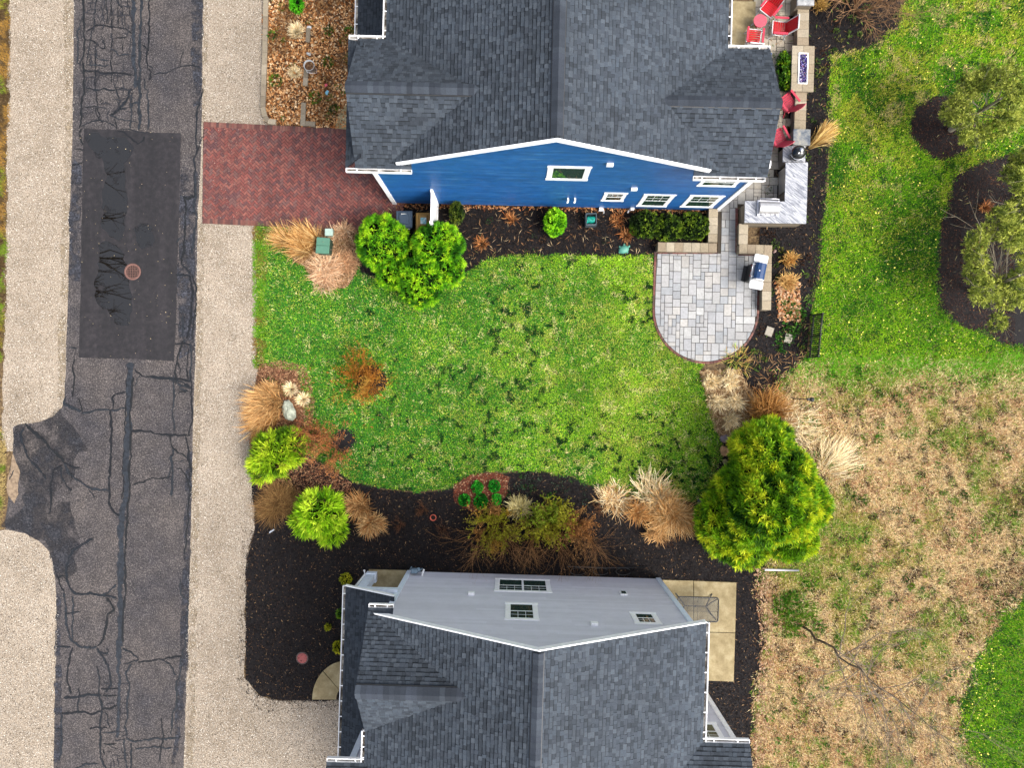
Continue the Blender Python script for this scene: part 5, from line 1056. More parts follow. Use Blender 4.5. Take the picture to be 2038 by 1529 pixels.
sc_ = thing('privacy_screen', 'white lattice privacy screen standing out from the blue wall beside the bins', 'screen', (*G(871.5, 407), 0), math.radians(-91.3))
for k in range(9): m = MB(); m.box((.12 + k * .125, 0, 1.05), (.115, .03, 1.9)); m.build('slat', M_white, sc_)
for x_ in (.03, 1.2): m = MB(); m.box((x_, 0, 1.08), (.1, .1, 2.16), bev=.01); m.build('post', M_white, sc_)
m = MB(); m.box((.62, 0, 2.03), (1.12, .06, .08)); m.box((.62, 0, .1), (1.12, .06, .06)); m.build('rail', M_white, sc_)
ub = thing('utility_box', 'green metal utility box ringed by dry grass near the driveway', 'utility box', (P(643, 489, .6).x, P(643, 489, .6).y, 0), math.radians(-4))
M_ug = plain('utility_green', S(92, 142, 118), .5); m = MB(); m.box((0, 0, .3), (.46, .58, .6), bev=.01); m.build('cabinet', plain('utility_green_dark', S(44, 78, 66), .5), ub)
m = MB()
for sg in (-1, 1): m.box((0, sg * .158, .63), (.52, .312, .05), bev=.015)
m.build('lid', M_ug, ub); m = MB(); m.box((.26, -.1, .4), (.02, .06, .1)); m.build('latch', M_metal, ub)
ub2 = thing('utility_pedestal', 'small pale green utility pedestal just above the green box', 'utility box', (P(654.5, 462, .45).x, P(654.5, 462, .45).y, 0), 0)
m = MB(); m.box((0, 0, .22), (.27, .25, .44), taper=.05); m.build('cabinet', plain('pale_green', S(176, 206, 190), .5), ub2); m = MB(); m.box((0, 0, .455), (.31, .28, .03), bev=.01); m.build('lid', plain('pale_green_lid', S(190, 216, 202), .5), ub2)
hr = thing('hose_box', 'grey hose box holding a coiled teal hose against the blue wall', 'hose reel', (P(1176, 437, .3).x, P(1176, 437, .3).y, 0), 0)
M_hg = plain('hose_box_grey', S(82, 96, 104), .5)
for c, s in (((0, .22, .2), (.42, .04, .4)), ((0, -.22, .2), (.42, .06, .4)), ((.2, 0, .2), (.04, .4, .4)), ((-.2, 0, .2), (.04, .4, .4))): m = MB(); m.box(c, s, bev=.01); m.build('box_side', M_hg, hr)
m = MB(); m.box((0, 0, .05), (.36, .4, .05)); m.build('box_floor', M_dark, hr)
m = MB()
for k in range(6): x_ = -.13 + k * .052; m.tube([(x_ + .02 * math.cos(a), .13 * math.cos(a), .24 + .13 * math.sin(a)) for a in np.linspace(0, 6.28, 15)], .022, 6)
m.build('hose', plain('teal_hose', S(40, 190, 170), .4), hr)
vc = thing('garden_ornament', 'flat teal turtle shaped ornament at the lawn edge by the low wall', 'ornament', (*G(1241, 497), .02), .3); M_teal = plain('teal_plastic', S(94, 166, 146), .5)
m = MB(); m.lathe([(.17, 0), (.165, .05), (.12, .09), (.05, .11), (0, .115)], 16, smooth=True); m.v = [(x * 1.25, y * .95, z) for x, y, z in m.v]; m.build('shell', M_teal, vc)
for a_, l_2 in ((15, .25), (70, .22), (125, .2), (200, .2), (300, .2)): m = MB(); a = math.radians(a_); m.box((math.cos(a) * l_2 * .9, math.sin(a) * l_2 * .75, .03), (.12, .07, .04), a, bev=.01); m.build('limb', M_teal, vc)
# left bed: bucket, cup and bits
bk = thing('bucket', 'white plastic bucket of soil standing in the leaf bed', 'bucket', (*G(621, 139), 0)); M_bk = plain('bucket_white', S(226, 228, 226), .4)
m = MB(); m.lathe([(.16, 0), (.205, .4), (.215, .4), (.215, .42), (.2, .42), (.19, .3)], 26); m.build('bucket_wall', M_bk, bk); m = MB(); m.lathe([(.001, .33), (.19, .33)], 20); m.mesh([(.19 * math.cos(a), .19 * math.sin(a), .335) for a in np.linspace(0, 6.28, 20)[:-1]], [tuple(range(19))]); m.build('soil', M_leafsoil, bk)
m = MB(); m.tube([(.21, 0, .38), (.26, -.1, .25), (.24, -.2, .2), (.1, -.25, .22), (-.1, -.23, .3), (-.21, 0, .38)], .008, 6); m.build('handle', M_metal, bk)
cu = thing('plastic_cup', 'white cup tipped over on the leaves above the bucket', 'cup', (*G(612, 107), .06), 0); m = MB(); m.lathe([(.001, 0), (.045, 0), (.06, .17), (.05, .165)], 16, M=Matrix.Rotation(math.radians(65), 4, Vector((.5, .8, 0)))); m.build('cup_wall', M_bk, cu)
m = MB(); m.lathe([(.012, .02), (.045, .14), (0, .14)], 14, M=Matrix.Rotation(math.radians(65), 4, Vector((.5, .8, 0)))); m.build('cup_inside', M_dark, cu)
def scrap(label, px, py, s, col, cat='scrap', name='plastic_scrap', rz=0, asp=.6):
    m = MB(); m.mesh([(-s, -s * asp, 0), (s * .9, -s * asp * .8, .03), (s, s * asp, .01), (-s * .3, s * asp * 1.2, .05), (-s * .8, s * .4 * asp, .02)], [(0, 1, 2, 3, 4)]); me = m
    m.mesh([(-s, -s * asp, -.015), (s * .9, -s * asp * .8, .015), (s, s * asp, -.005), (-s * .3, s * asp * 1.2, .035), (-s * .8, s * .4 * asp, .005)], [(4, 3, 2, 1, 0)])
    o = m.build(name, plain(name + str(px), S(*col), .5), None); o.location = (*G(px, py), .07); o.rotation_euler[2] = rz; tag(o, label, cat)
scrap('crumpled white scrap at the top of the broken stone row', 616, 57, .1, (232, 232, 230)); scrap('small pink scrap among the leaves right of the stones', 650, 171, .07, (226, 90, 104), rz=.5)
scrap('pale blue scrap among the leaves just below the pink one', 652, 186, .1, (130, 200, 224), rz=1.1, asp=.5); scrap('white plant marker lying on dark mulch near the gravel', 542, 1057, .13, (206, 212, 222), 'marker', 'plant_marker', .55, .22)
# stones
def rock(label, px, py, r, z, col, seed, group=None, name='boulder'):
    n = 12; rr_ = random.Random(seed); vs_ = []; fs_ = []
    for i in range(9):
        th = math.pi * i / 8
        for k in range(n):
            a = 2 * math.pi * k / n; s = 1 + .16 * math.sin(a * 2 + seed) + .1 * math.sin(a * 3 + seed * 2 + th * 2) + rr_.uniform(-.05, .05)
            vs_.append((r[0] * math.sin(th) * math.cos(a) * s, r[1] * math.sin(th) * math.sin(a) * s, z * math.cos(th) * (1 + .1 * math.sin(a * 3)) + z * .6))
    for i in range(8):
        for k in range(n): fs_.append((i * n + k, (i + 1) * n + k, (i + 1) * n + (k + 1) % n, i * n + (k + 1) % n))
    m = MB(); m.mesh(vs_, fs_, S(*col), False); o = m.build(name, M_rock, None); o.location = (*G(px, py), 0); return tag(o, label, 'stone' if name == 'edging_stone' else 'boulder', group)
rock('pale grey green boulder sitting in dry grass near the gravel', 577, 818, (.27, .4), .22, (178, 184, 166), 3)
rock('pale lilac stone between the lower left evergreen and gravel', 535, 952, (.14, .17), .1, (176, 164, 160), 8)
for i, (px, py, rx, ry, col, lb) in enumerate([(1441, 873, .16, .19, (142, 128, 136), 'purplish grey stone, topmost at the lawn edge'), (1441, 898, .17, .22, (196, 152, 110), 'tan orange stone just below the purplish one'), (1443, 920, .12, .12, (150, 140, 100), 'small mossy stone under the tan orange stone'),
    (1409, 985, .15, .18, (100, 78, 72), 'dark reddish stone beside the big evergreen'), (1393, 999, .15, .14, (88, 96, 94), 'blue grey stone left of the dark reddish stone'), (1540, 501, .06, .07, (214, 180, 170), 'small pink stone at the corner of the grill wall')]):
    rock(lb, px, py, (rx, ry), .12, col, 20 + i, 'stones edging the lawn' if i < 5 else None, 'edging_stone')
for lb, px, py, rz in (('square grey stepping stone nearer the patio', 1530, 660, -.35), ('square grey stepping stone farther from the patio', 1568, 674, -.3)):
    m = MB(); m.box((0, 0, .02), (.3, .36, .05), 0, S(176, 168, 152), .008); o = m.build('stepping_stone', M_cap, None); o.location = (*G(px, py), .03); o.rotation_euler[2] = rz; tag(o, lb, 'stepping stone', 'stepping stones')
# drain, manhole, pot, pipe, lamp, fences
dn_ = thing('storm_drain', 'round rusty storm drain grate set in the dark road patch', 'drain', (*G(264.5, 541), .024)); M_rust = plain('rusty_iron', S(128, 92, 82), .8)
m = MB(); m.lathe([(.25, 0), (.25, .015), (.33, .015), (.335, 0)], 32); m.build('rim', M_rust, dn_); m = MB(); m.mesh([(.25 * math.cos(a), .25 * math.sin(a), .003) for a in np.linspace(0, 6.2832, 25)[:-1]], [tuple(range(24))]); m.build('pit', plain('black_void', g1(.004), .9), dn_)
for k in range(-3, 4):
    q = math.sqrt(.25 ** 2 - (k * .068) ** 2); m = MB(); m.box((k * .068, 0, .008), (.016, 2 * q, .01)); m.build('grate_bar', M_rust, dn_)
m = MB()
for k in range(-3, 4): q = math.sqrt(.25 ** 2 - (k * .068) ** 2); m.box((0, k * .068, .0092), (2 * q, .014, .009))
m.build('cross_bars', M_rust, dn_)
mh = thing('manhole_cover', 'round pink manhole cover in the dark mulch left of the grey house', 'manhole', (*G(602, 1310), .02)); m = MB(); m.lathe([(.0, .03), (.19, .03), (.2, .02)][::-1], 28); m.build('lid', plain('pink_lid', S(176, 92, 88), .7), mh)
m = MB(); m.lathe([(.2, .0), (.205, .03), (.24, .03), (.25, 0)], 28); m.build('rim', plain('grey_rim', S(110, 92, 88), .8), mh)
po = thing('flower_pot', 'orange terracotta rim sunk in the black mulch', 'flower pot', (*G(862.5, 1030), .02)); m = MB(); m.lathe([(.09, 0), (.1, .1), (.13, .1), (.125, 0)], 22); m.build('rim', plain('terracotta', S(206, 100, 76), .7), po); m = MB(); m.mesh([(.095 * math.cos(a), .095 * math.sin(a), .03) for a in np.linspace(0, 6.2832, 19)[:-1]], [tuple(range(18))]); m.build('soil', M_mulch, po)
a_, b_ = G(1520, 1133.5), G(1588, 1134.5); m = MB(); m.tube([(0, 0, 0), (b_[0] - a_[0], b_[1] - a_[1], .01)], .045, 8); o = m.build('drain_pipe', plain('pipe_white', S(214, 214, 216), .5), None); o.location = (*a_, .08); tag(o, 'straight white pipe lying across dry leaves beside the mulch', 'pipe')
lp = thing('garden_lamp', 'black garden lamp on a thin stake in the dry meadow', 'garden lamp', (*G(1577, 793.5), 0)); m = MB(); m.tube([(0, 0, 0), (0, 0, 1.75)], .016, 6); m.build('stake', M_dark, lp); m = MB(); m.lathe([(.03, 1.66), (.08, 1.7), (.09, 1.78), (.05, 1.84), (0, 1.85)], 16); m.build('lamp_head', M_dark, lp)
m = MB(); m.box((-.13, .01, 1.76), (.1, .09, .1), bev=.02); m.build('lamp_bracket', M_dark, lp)
fe = thing('wire_fence', 'short black iron fence panel at the corner of the bright lawn', 'fence'); a_ = Vector((*G(1617, 629), 0)); b_ = Vector((*G(1609, 711), 0)); n = 20; fe.location = a_; d_ = b_ - a_
for z_ in (.12, .84): m = MB(); m.tube([(0, 0, z_), (d_.x, d_.y, z_)], .03, 6); m.build('rail', M_dark, fe)
for k in range(n + 1): q = d_ * k / n; m = MB(); m.tube([(q.x, q.y, 0), (q.x, q.y, .95)], .026 if k % 10 else .04, 6); m.build('picket' if k % 10 else 'post', M_dark, fe)
tr = thing('iron_trellis', 'black iron trellis with scrolls lying flat on the mulch', 'trellis', (*G(1130, 1127), .05)); m = MB(); m.tube([(0, 0, .03), (1.5, -.06, .03), (3.05, -.02, .03)], .022, 6); m.build('top_rail', M_dark, tr)
for k in range(3):
    m = MB(); m.tube([(.4 + k * .9 + .3 * math.cos(a), -.2 + .14 * math.sin(a), .03) for a in np.linspace(.5, 6, 16)], .014, 6); m.build('scroll', M_dark, tr)
# glass patio table by the grey house
tz = .72; c = P(1389, 1213.5, tz); gt = thing('glass_patio_table', 'rectangular clear topped patio table with thin black frame on the tan slab', 'table', (c.x, c.y, .08), math.radians(-1.5))
hx, hy = .79, .47; rp = []
for cx_, cy_, a0 in ((hx - .1, hy - .1, 0), (-hx + .1, hy - .1, 90), (-hx + .1, -hy + .1, 180), (hx - .1, -hy + .1, 270)):
    for k in range(5): a = math.radians(a0 + k * 22.5); rp.append((cx_ + .1 * math.cos(a), cy_ + .1 * math.sin(a), tz - .08))
m = MB(); m.tube(rp + [rp[0]], .026, 6); m.build('frame', M_dark, gt)
mg, tg, bg_ = mk('clear_glass', .05, .5); tn = tg.nodes.new('ShaderNodeBsdfTransparent'); tn.inputs[0].default_value = (.7, .71, .72, 1); mx = tg.nodes.new('ShaderNodeMixShader'); mx.inputs[0].default_value = .02
gl = tg.nodes.new('ShaderNodeBsdfGlossy'); gl.inputs['Roughness'].default_value = .02; tg.links.new(tn.outputs[0], mx.inputs[1]); tg.links.new(gl.outputs[0], mx.inputs[2]); tg.links.new(mx.outputs[0], tg.nodes['Material Output'].inputs[0])
m = MB(); m.prism([(p[0] * .98, p[1] * .98) for p in rp], tz - .085, tz - .078); m.build('glass_top', mg, gt)
for sx in (-1, 1):
    for sy in (-1, 1): m = MB(); m.tube([(sx * .42, 0, .25), (sx * .55, sy * .2, .45), (sx * .72, sy * .4, tz - .1)], .022, 6); m.tube([(sx * .42, 0, .25), (sx * .72, sy * .42, 0)], .022, 6); m.build('leg', M_dark, gt)
m = MB(); m.tube([(-.42, 0, .25), (.42, 0, .25)], .016, 6); m.lathe([(.04, .24), (.04, .27), (.025, .27)], 12); m.build('stretcher', M_dark, gt)
for k in (-1, 0, 1): m = MB(); m.tube([(k * .4, -hy + .02, tz - .1), (k * .4, hy - .02, tz - .1)], .006, 5); m.build('cross_bar', M_dark, gt)
m = MB(); m.tube([(-hx + .02, -.08, tz - .102), (hx - .02, -.08, tz - .102)], .006, 5); m.build('cross_bar', M_dark, gt)
# ---------------------------------------------------------------- plants
def nrm(a): return a / (np.linalg.norm(a, axis=-1, keepdims=True) + 1e-9)
def sprays(Cn, N, nl, ln, wd, spread, Cc, rng, jit=.25, grav=0):
    n = len(Cn); Cn = np.repeat(Cn, nl, 0); d = nrm(np.repeat(N, nl, 0) + rng.normal(0, spread, (n * nl, 3)) + np.array([0, 0, grav])); L = ln * rng.uniform(.5, 1.3, n * nl)
    s = nrm(np.cross(d, rng.normal(0, 1, (n * nl, 3)))) * (wd * rng.uniform(.6, 1.3, n * nl))[:, None]
    mid = Cn + d * (L * .45)[:, None]; V = np.stack([Cn, mid + s, Cn + d * L[:, None], mid - s], 1)
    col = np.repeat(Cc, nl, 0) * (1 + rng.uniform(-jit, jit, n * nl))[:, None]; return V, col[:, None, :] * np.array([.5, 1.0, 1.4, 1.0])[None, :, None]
def crown(lumps, dens, nl, ln, wd, spread, pal, seed, ns=2.2, parent=None, name='crown', lo=-.35, rough=.16, jit=.28, inset=.0, mat=None, holes=0.0):
    """foliage shell over a union of ellipsoid lumps. pal = dark, mid, light"""
    rng = np.random.default_rng(seed); VV, CC = [], []; pal = [np.array(S(*p)) for p in pal]
    for (cx, cy, cz, rx, ry, rz_) in lumps:
        n = int(dens * (rx * ry + rx * rz_ + ry * rz_) / 3 * 9); u = nrm(rng.normal(0, 1, (n, 3))); u = u[u[:, 2] > lo]; n = len(u)
        ph = np.arctan2(u[:, 1], u[:, 0]) ; bmpv = fbm(u[:, 0] * ns * 2 + cx * 3 + 40, u[:, 1] * ns * 2 + u[:, 2] * 3 + cy * 3 + 40, seed, 3)
        rad = (1 - rough) + rough * 2 * (bmpv - .1) - inset * rng.random(n) ** 2 - .03
        c = np.array([cx, cy, cz]) + u * np.array([rx, ry, rz_]) * rad[:, None]
        keep = np.ones(n, bool)
        for o in lumps:
            if o[:3] == (cx, cy, cz): continue
            q = (c - np.array(o[:3])) / np.array(o[3:]); keep &= (q ** 2).sum(1) > .8
        if holes: keep &= ~((bmpv < holes) & (rng.random(n) < .8))
        c, u_, b_ = c[keep], u[keep], bmpv[keep]
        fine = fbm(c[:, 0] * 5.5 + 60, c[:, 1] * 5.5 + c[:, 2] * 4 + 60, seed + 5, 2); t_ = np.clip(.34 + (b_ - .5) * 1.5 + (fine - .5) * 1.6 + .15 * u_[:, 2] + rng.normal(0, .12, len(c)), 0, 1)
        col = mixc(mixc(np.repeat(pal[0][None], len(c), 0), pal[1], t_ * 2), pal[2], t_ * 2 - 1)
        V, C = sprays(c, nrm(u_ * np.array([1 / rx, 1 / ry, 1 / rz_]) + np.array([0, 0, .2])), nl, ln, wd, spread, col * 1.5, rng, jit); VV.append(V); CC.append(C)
    V = np.concatenate(VV); C = np.concatenate(CC).reshape(-1, 3); o = mesh_np(name, V, 4, C, mat or M_leaf, parent); return o
def core_(lumps, parent, col, k=.8, name='dark_core'):
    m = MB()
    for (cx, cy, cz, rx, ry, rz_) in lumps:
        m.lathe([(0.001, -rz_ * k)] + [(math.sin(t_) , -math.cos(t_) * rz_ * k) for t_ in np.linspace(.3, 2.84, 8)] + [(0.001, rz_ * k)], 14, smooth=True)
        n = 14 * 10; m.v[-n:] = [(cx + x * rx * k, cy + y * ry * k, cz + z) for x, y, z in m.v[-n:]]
    m.build(name, plain('core_shade' + name + parent.name, S(*col), .9, .05), parent)  # solid lumps, coloured as the shade in gaps between the sprays
def trunk(parent, h, r, col=(96, 78, 60), lean=(0, 0), name='trunk'):
    m = MB(); m.tube([(lean[0] * t_ ** 1.2, lean[1] * t_ ** 1.2, h * t_) for t_ in np.linspace(0, 1, 6)], [r * (1 - .6 * t_) for t_ in np.linspace(0, 1, 6)], 8, S(*col)); m.build(name, M_bark, parent)
def shrub(name, label, cat, px, py, lumps, pal, dens=150, nl=13, ln=.15, wd=.013, spread=.75, seed=1, group=None, corecol=(10, 24, 6), core=.86, th=.4, gz=None, **k):
    """lumps given as (px, py, z, rx, ry, rz): crown centre seen at pixel px,py at height z"""
    b = G(px, py); t = thing(name, label, cat, (*b, 0), 0, group); L = []
    for (qx, qy, z, rx, ry, rz_) in lumps: v = P(qx, qy, z); L.append((v.x - b[0], v.y - b[1], z, rx, ry, rz_))
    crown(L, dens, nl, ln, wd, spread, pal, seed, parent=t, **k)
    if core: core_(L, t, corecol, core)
    if th: trunk(t, th, .06)
    return t
lime = ((34, 92, 8), (104, 176, 14), (176, 216, 34))
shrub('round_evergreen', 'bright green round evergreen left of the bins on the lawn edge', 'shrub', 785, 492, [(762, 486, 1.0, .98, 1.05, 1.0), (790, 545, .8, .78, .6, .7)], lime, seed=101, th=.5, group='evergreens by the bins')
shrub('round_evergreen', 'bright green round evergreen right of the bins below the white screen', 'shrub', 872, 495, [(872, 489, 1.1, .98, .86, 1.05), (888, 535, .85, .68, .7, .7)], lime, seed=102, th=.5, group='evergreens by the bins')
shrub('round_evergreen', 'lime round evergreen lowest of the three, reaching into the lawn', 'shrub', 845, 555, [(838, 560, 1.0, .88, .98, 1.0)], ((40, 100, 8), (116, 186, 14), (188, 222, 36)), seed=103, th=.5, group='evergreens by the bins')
big = [(1518, 905, 1.9, 1.15, 1.15, 1.3), (1448, 1040, 1.4, 1.1, 1.3, 1.2), (1528, 1010, 2.9, 1.5, 1.35, 1.5), (1588, 1000, 2.0, 1.0, 1.1, 1.2), (1476, 1078, 1.5, 1.1, .9, 1.0), (1568, 1065, 1.9, 1.05, .95, 1.1), (1452, 985, 1.1, .7, .8, .8), (1535, 868, 1.2, .75, .65, .8), (1490, 965, 2.1, 1.05, 1.1, 1.2), (1500, 1040, 2.4, 1.1, 1.0, 1.1), (1562, 945, 2.2, .95, 1.05, 1.1), (1560, 1030, 2.4, 1.1, 1.0, 1.1), (1485, 890, 1.0, .6, .6, .7)]
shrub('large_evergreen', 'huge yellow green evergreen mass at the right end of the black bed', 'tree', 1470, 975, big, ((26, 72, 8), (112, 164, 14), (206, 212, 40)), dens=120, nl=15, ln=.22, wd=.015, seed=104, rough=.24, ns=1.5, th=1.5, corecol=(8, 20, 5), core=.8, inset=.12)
spiky = ((58, 96, 10), (138, 180, 22), (196, 214, 50))
shrub('feathery_evergreen', 'feathery lime evergreen beside the gravel below the dry grass', 'shrub', 556, 900, [(545, 905, .7, .75, .8, .8), (575, 890, .5, .6, .65, .5), (520, 935, .4, .35, .4, .35)], spiky, dens=95, nl=13, ln=.3, wd=.017, spread=.5, seed=105, rough=.35, ns=2.6, corecol=(50, 52, 12), core=.6, holes=.32)
shrub('feathery_evergreen', 'spiky lime green evergreen standing alone in the black mulch', 'shrub', 648, 1015, [(638, 1022, .8, .72, .78, .85), (658, 1050, .5, .6, .55, .5), (610, 1040, .4, .5, .45, .4)], ((84, 140, 14), (158, 206, 26), (204, 228, 60)), dens=90, nl=13, ln=.3, wd=.018, spread=.48, seed=106, rough=.38, ns=2.6, corecol=(44, 60, 10), core=.55, holes=.3)
shrub('lime_shrub', 'small lime green shrub standing in mulch under the blue wall', 'shrub', 1103, 440, [(1105, 443, .45, .42, .52, .5)], ((70, 140, 10), (134, 204, 20), (180, 232, 50)), dens=420, nl=5, ln=.09, wd=.026, spread=.8, seed=107, th=.2, corecol=(40, 90, 10))
shrub('dark_shrub', 'small dark green shrub against the wall right of the white screen', 'shrub', 911, 428, [(909, 424, .5, .26, .42, .5)], ((24, 44, 10), (66, 88, 22), (104, 116, 34)), dens=420, nl=5, ln=.08, wd=.018, spread=.8, seed=108, th=.2)
for i, (px, py, rx, ry, lb) in enumerate([(1284, 447, .62, .56, 'boxwood hedge bush, leftmost of the row by the small patio'), (1330, 453, .6, .55, 'boxwood hedge bush in the middle of the row'), (1378, 450, .68, .55, 'boxwood hedge bush nearest the capped wall, tinged brown')]):
    shrub('boxwood', lb, 'hedge', px - 1, py - 1, [(px, py, .35, rx, ry, .42)], ((22, 40, 10), (70, 100, 18), (128, 152, 34)), dens=420, nl=5, ln=.065, wd=.018, spread=.9, seed=110 + i, th=.15, group='boxwood row under the wall', rough=.22)
shrub('ivy_clump', 'green leafy clump squeezed between roof edge and fire table', 'shrub', 1560, 148, [(1559, 130, .3, .25, .5, .3), (1562, 160, .3, .22, .4, .3)], ((30, 60, 12), (80, 130, 20), (150, 170, 30)), dens=380, nl=5, ln=.09, wd=.026, spread=.9, seed=114, th=.1)
shrub('green_tuft', 'vivid green rounded tuft at the top of the leaf bed', 'plant', 591, 10, [(591, 9, .22, .2, .27, .22)], ((40, 130, 8), (84, 190, 20), (130, 220, 50)), dens=600, nl=6, ln=.13, wd=.012, spread=.5, seed=115, th=0)
for i, (px, py, r) in enumerate([(950, 970, .2), (984, 968, .2), (924, 996, .2), (957, 999, .26), (988, 995, .18)]):
    lb = ['upper left', 'upper right', 'far left', 'largest, lower middle', 'lower right'][i]
    shrub('perennial_clump', 'bright green leafy clump in red mulch, %s of five' % lb, 'plant', px, py, [(px, py, .12, r, r * 1.15, .16)], ((14, 90, 14), (34, 150, 30), (70, 186, 50)), dens=700, nl=5, ln=.07, wd=.02, spread=.9, seed=120 + i, th=0, group='clumps in the red mulch', core=.6, corecol=(12, 60, 12))
for i, (px, py, r, lb) in enumerate([(688, 1153, .2, 'small yellow shrub at the corner of the grey porch slab'), (680, 1222, .18, 'small green shrub half under the porch gutter, middle one'), (675, 1289, .22, 'small yellow green shrub under the gutter above the curved walk'), (653, 1248, .09, 'tiny yellow sprout alone in the black mulch')]):
    shrub('small_shrub', lb, 'shrub', px, py, [(px, py, .18, r, r, .2)], ((90, 104, 12), (160, 162, 24), (206, 200, 50)) if i != 1 else ((40, 84, 12), (96, 140, 24), (150, 176, 40)), dens=600, nl=5, ln=.08, wd=.014, spread=.7, seed=130 + i, th=0)
for i, (px, py, r) in enumerate([(654, 123, .17), (627, 194, .2), (655, 60, .14), (696, 63, .16), (549, 160, .2), (666, 218, .16), (541, 70, .12)]):
    lb = ['right of the bucket', 'below the bucket, darkest', 'right of the white scrap', 'beside the porch gutter', 'near the kerb', 'beside the curved slab', 'nearest the kerb, high up'][i]
    shrub('weed_tuft', 'small green tuft in the leaf bed %s' % lb, 'plant', px, py, [(px, py, .08, r, r, .12)], ((24, 60, 10), (60, 110, 20), (120, 150, 40)), dens=300, nl=5, ln=.12, wd=.012, spread=.7, seed=140 + i, th=0, core=0, group='tufts in the leaf bed')
# weeds spread through beds and meadow
VV, CC = [], []
def tuftcloud(poly, dens, pal, size, seed, rr_=(.06, .16)):
    rng = np.random.default_rng(seed); x, y = scatter(poly, dens, [], 0, rng); pal = np.array(cols(*pal))
    for a, b in zip(x, y):
        if not (-21 < a < 20 and -16 < b < 16): continue
        n = rng.integers(10, 30); r = rng.uniform(*rr_); an = rng.uniform(0, 6.28, n); q = r * np.sqrt(rng.random(n)); c = np.stack([a + q * np.cos(an), b + q * np.sin(an), np.full(n, .03)], 1)
        V, C = sprays(c, np.stack([np.cos(an), np.sin(an), np.full(n, .9)], 1), 2, size, size * .16, .4, np.repeat(pal[rng.integers(0, len(pal))][None], n, 0), rng); VV.append(V); CC.append(C)
tuftcloud(meadow, 1.1, ((70, 150, 20), (96, 160, 30), (140, 170, 40), (52, 110, 24)), .14, 1); tuftcloud(bedE, 2.6, ((110, 140, 60), (150, 150, 70), (70, 100, 40), (90, 60, 40)), .1, 2)
tuftcloud(GP([(1560, 600), (1610, 590), (1608, 700), (1540, 700)]), 9, ((90, 150, 50), (70, 130, 40)), .14, 3); tuftcloud(bedA, 1.0, ((60, 90, 50), (120, 80, 50)), .07, 4); tuftcloud(bedF, 2.2, ((80, 130, 40), (130, 140, 50), (110, 70, 40)), .1, 5)
tuftcloud(bedC, 2.0, ((80, 140, 40), (120, 90, 50)), .1, 6); tuftcloud(GP([(1010, 945), (1140, 945), (1200, 1000), (1100, 1010), (1000, 1000)]), 8, ((60, 80, 60), (80, 100, 80), (60, 110, 40)), .09, 7)
tuftcloud(GP([(1530, 1170), (1600, 1160), (1640, 1250), (1560, 1260)]), 9, ((80, 140, 30), (120, 160, 40)), .2, 8, (.1, .3))
mesh_np('weeds', np.concatenate(VV), 4, np.concatenate(CC).reshape(-1, 3), M_leaf, kind='stuff')
def grass(label, px, py, R, hgt, n, pal, seed, lean=(0, 0), w=.012, name='ornamental_grass', group=None, base=.12, sector=None, droop=.5, cat='ornamental grass'):
    rng = np.random.default_rng(seed); b = G(px, py); k = 5; t_ = np.linspace(0, 1, k)
    an = rng.uniform(0, 2 * np.pi, n) if not sector else rng.normal(math.radians(sector[0]), math.radians(sector[1]), n)
    rb = base * np.sqrt(rng.random(n)); x0 = rb * np.cos(an); y0 = rb * np.sin(an)
    if R > .3: K_ = 5; kk_ = rng.integers(0, K_, n); sx_ = rng.normal(0, R * .26, K_); sy_ = rng.normal(0, R * .26, K_); x0 = x0 + sx_[kk_]; y0 = y0 + sy_[kk_]; sa_ = rng.uniform(0, 6.28, K_); an = np.where(rng.random(n) < .45, sa_[kk_] + rng.normal(0, .5, n), an) if not sector else an; R = R * .85
    rc = R * rng.uniform(.15, .95, n); hh = hgt * rng.uniform(.5, 1.15, n)
    jx = rng.normal(0, .2 * R + .04, n)
    X = x0[:, None] + (np.cos(an) * rc)[:, None] * t_ ** 1.25 + lean[0] * t_ + (-np.sin(an) * jx)[:, None] * t_ ** 2
    Y = y0[:, None] + (np.sin(an) * rc)[:, None] * t_ ** 1.25 + lean[1] * t_ + (np.cos(an) * jx)[:, None] * t_ ** 2
    Z = hh[:, None] * (t_ * (1 + droop) - droop * t_ ** 2.4) + .01
    wd = w * .85 * rng.uniform(.6, 1.4, n)[:, None] * np.array([1, 1, .9, .7, .2]) ; wa = an + np.pi / 2 + rng.normal(0, .5, n); ox = np.cos(wa)[:, None] * wd; oy = np.sin(wa)[:, None] * wd
    A = np.stack([X - ox, Y - oy, Z], 2); B = np.stack([X + ox, Y + oy, Z + .3 * wd], 2)
    V = np.stack([A[:, :-1], B[:, :-1], B[:, 1:], A[:, 1:]], 2).reshape(-1, 3); pal = np.array(cols(*pal)) * 1.4; c = pal[rng.integers(0, len(pal), n)] * rng.uniform(.6, 1.45, n)[:, None]
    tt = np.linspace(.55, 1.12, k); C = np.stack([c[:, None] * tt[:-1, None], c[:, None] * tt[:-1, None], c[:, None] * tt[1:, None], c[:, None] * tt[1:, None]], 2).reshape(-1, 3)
    o = mesh_np(name, V, 4, C, M_straw); o.location = (*b, 0); return tag(o, label, cat, group)
TAN = ((206, 160, 96), (184, 134, 74), (226, 190, 128), (150, 100, 50)); PALE = ((248, 226, 178), (238, 208, 152), (254, 240, 200)); BRN = ((150, 100, 44), (116, 74, 32), (180, 130, 66)); ORG = ((206, 160, 102), (172, 124, 72), (224, 184, 126))
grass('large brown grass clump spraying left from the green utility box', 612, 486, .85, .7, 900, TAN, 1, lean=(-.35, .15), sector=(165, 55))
grass('pale trimmed grass mound above right of the green utility box', 684, 467, .45, .35, 420, ((220, 180, 136), (200, 150, 110), (236, 204, 166)), 2)
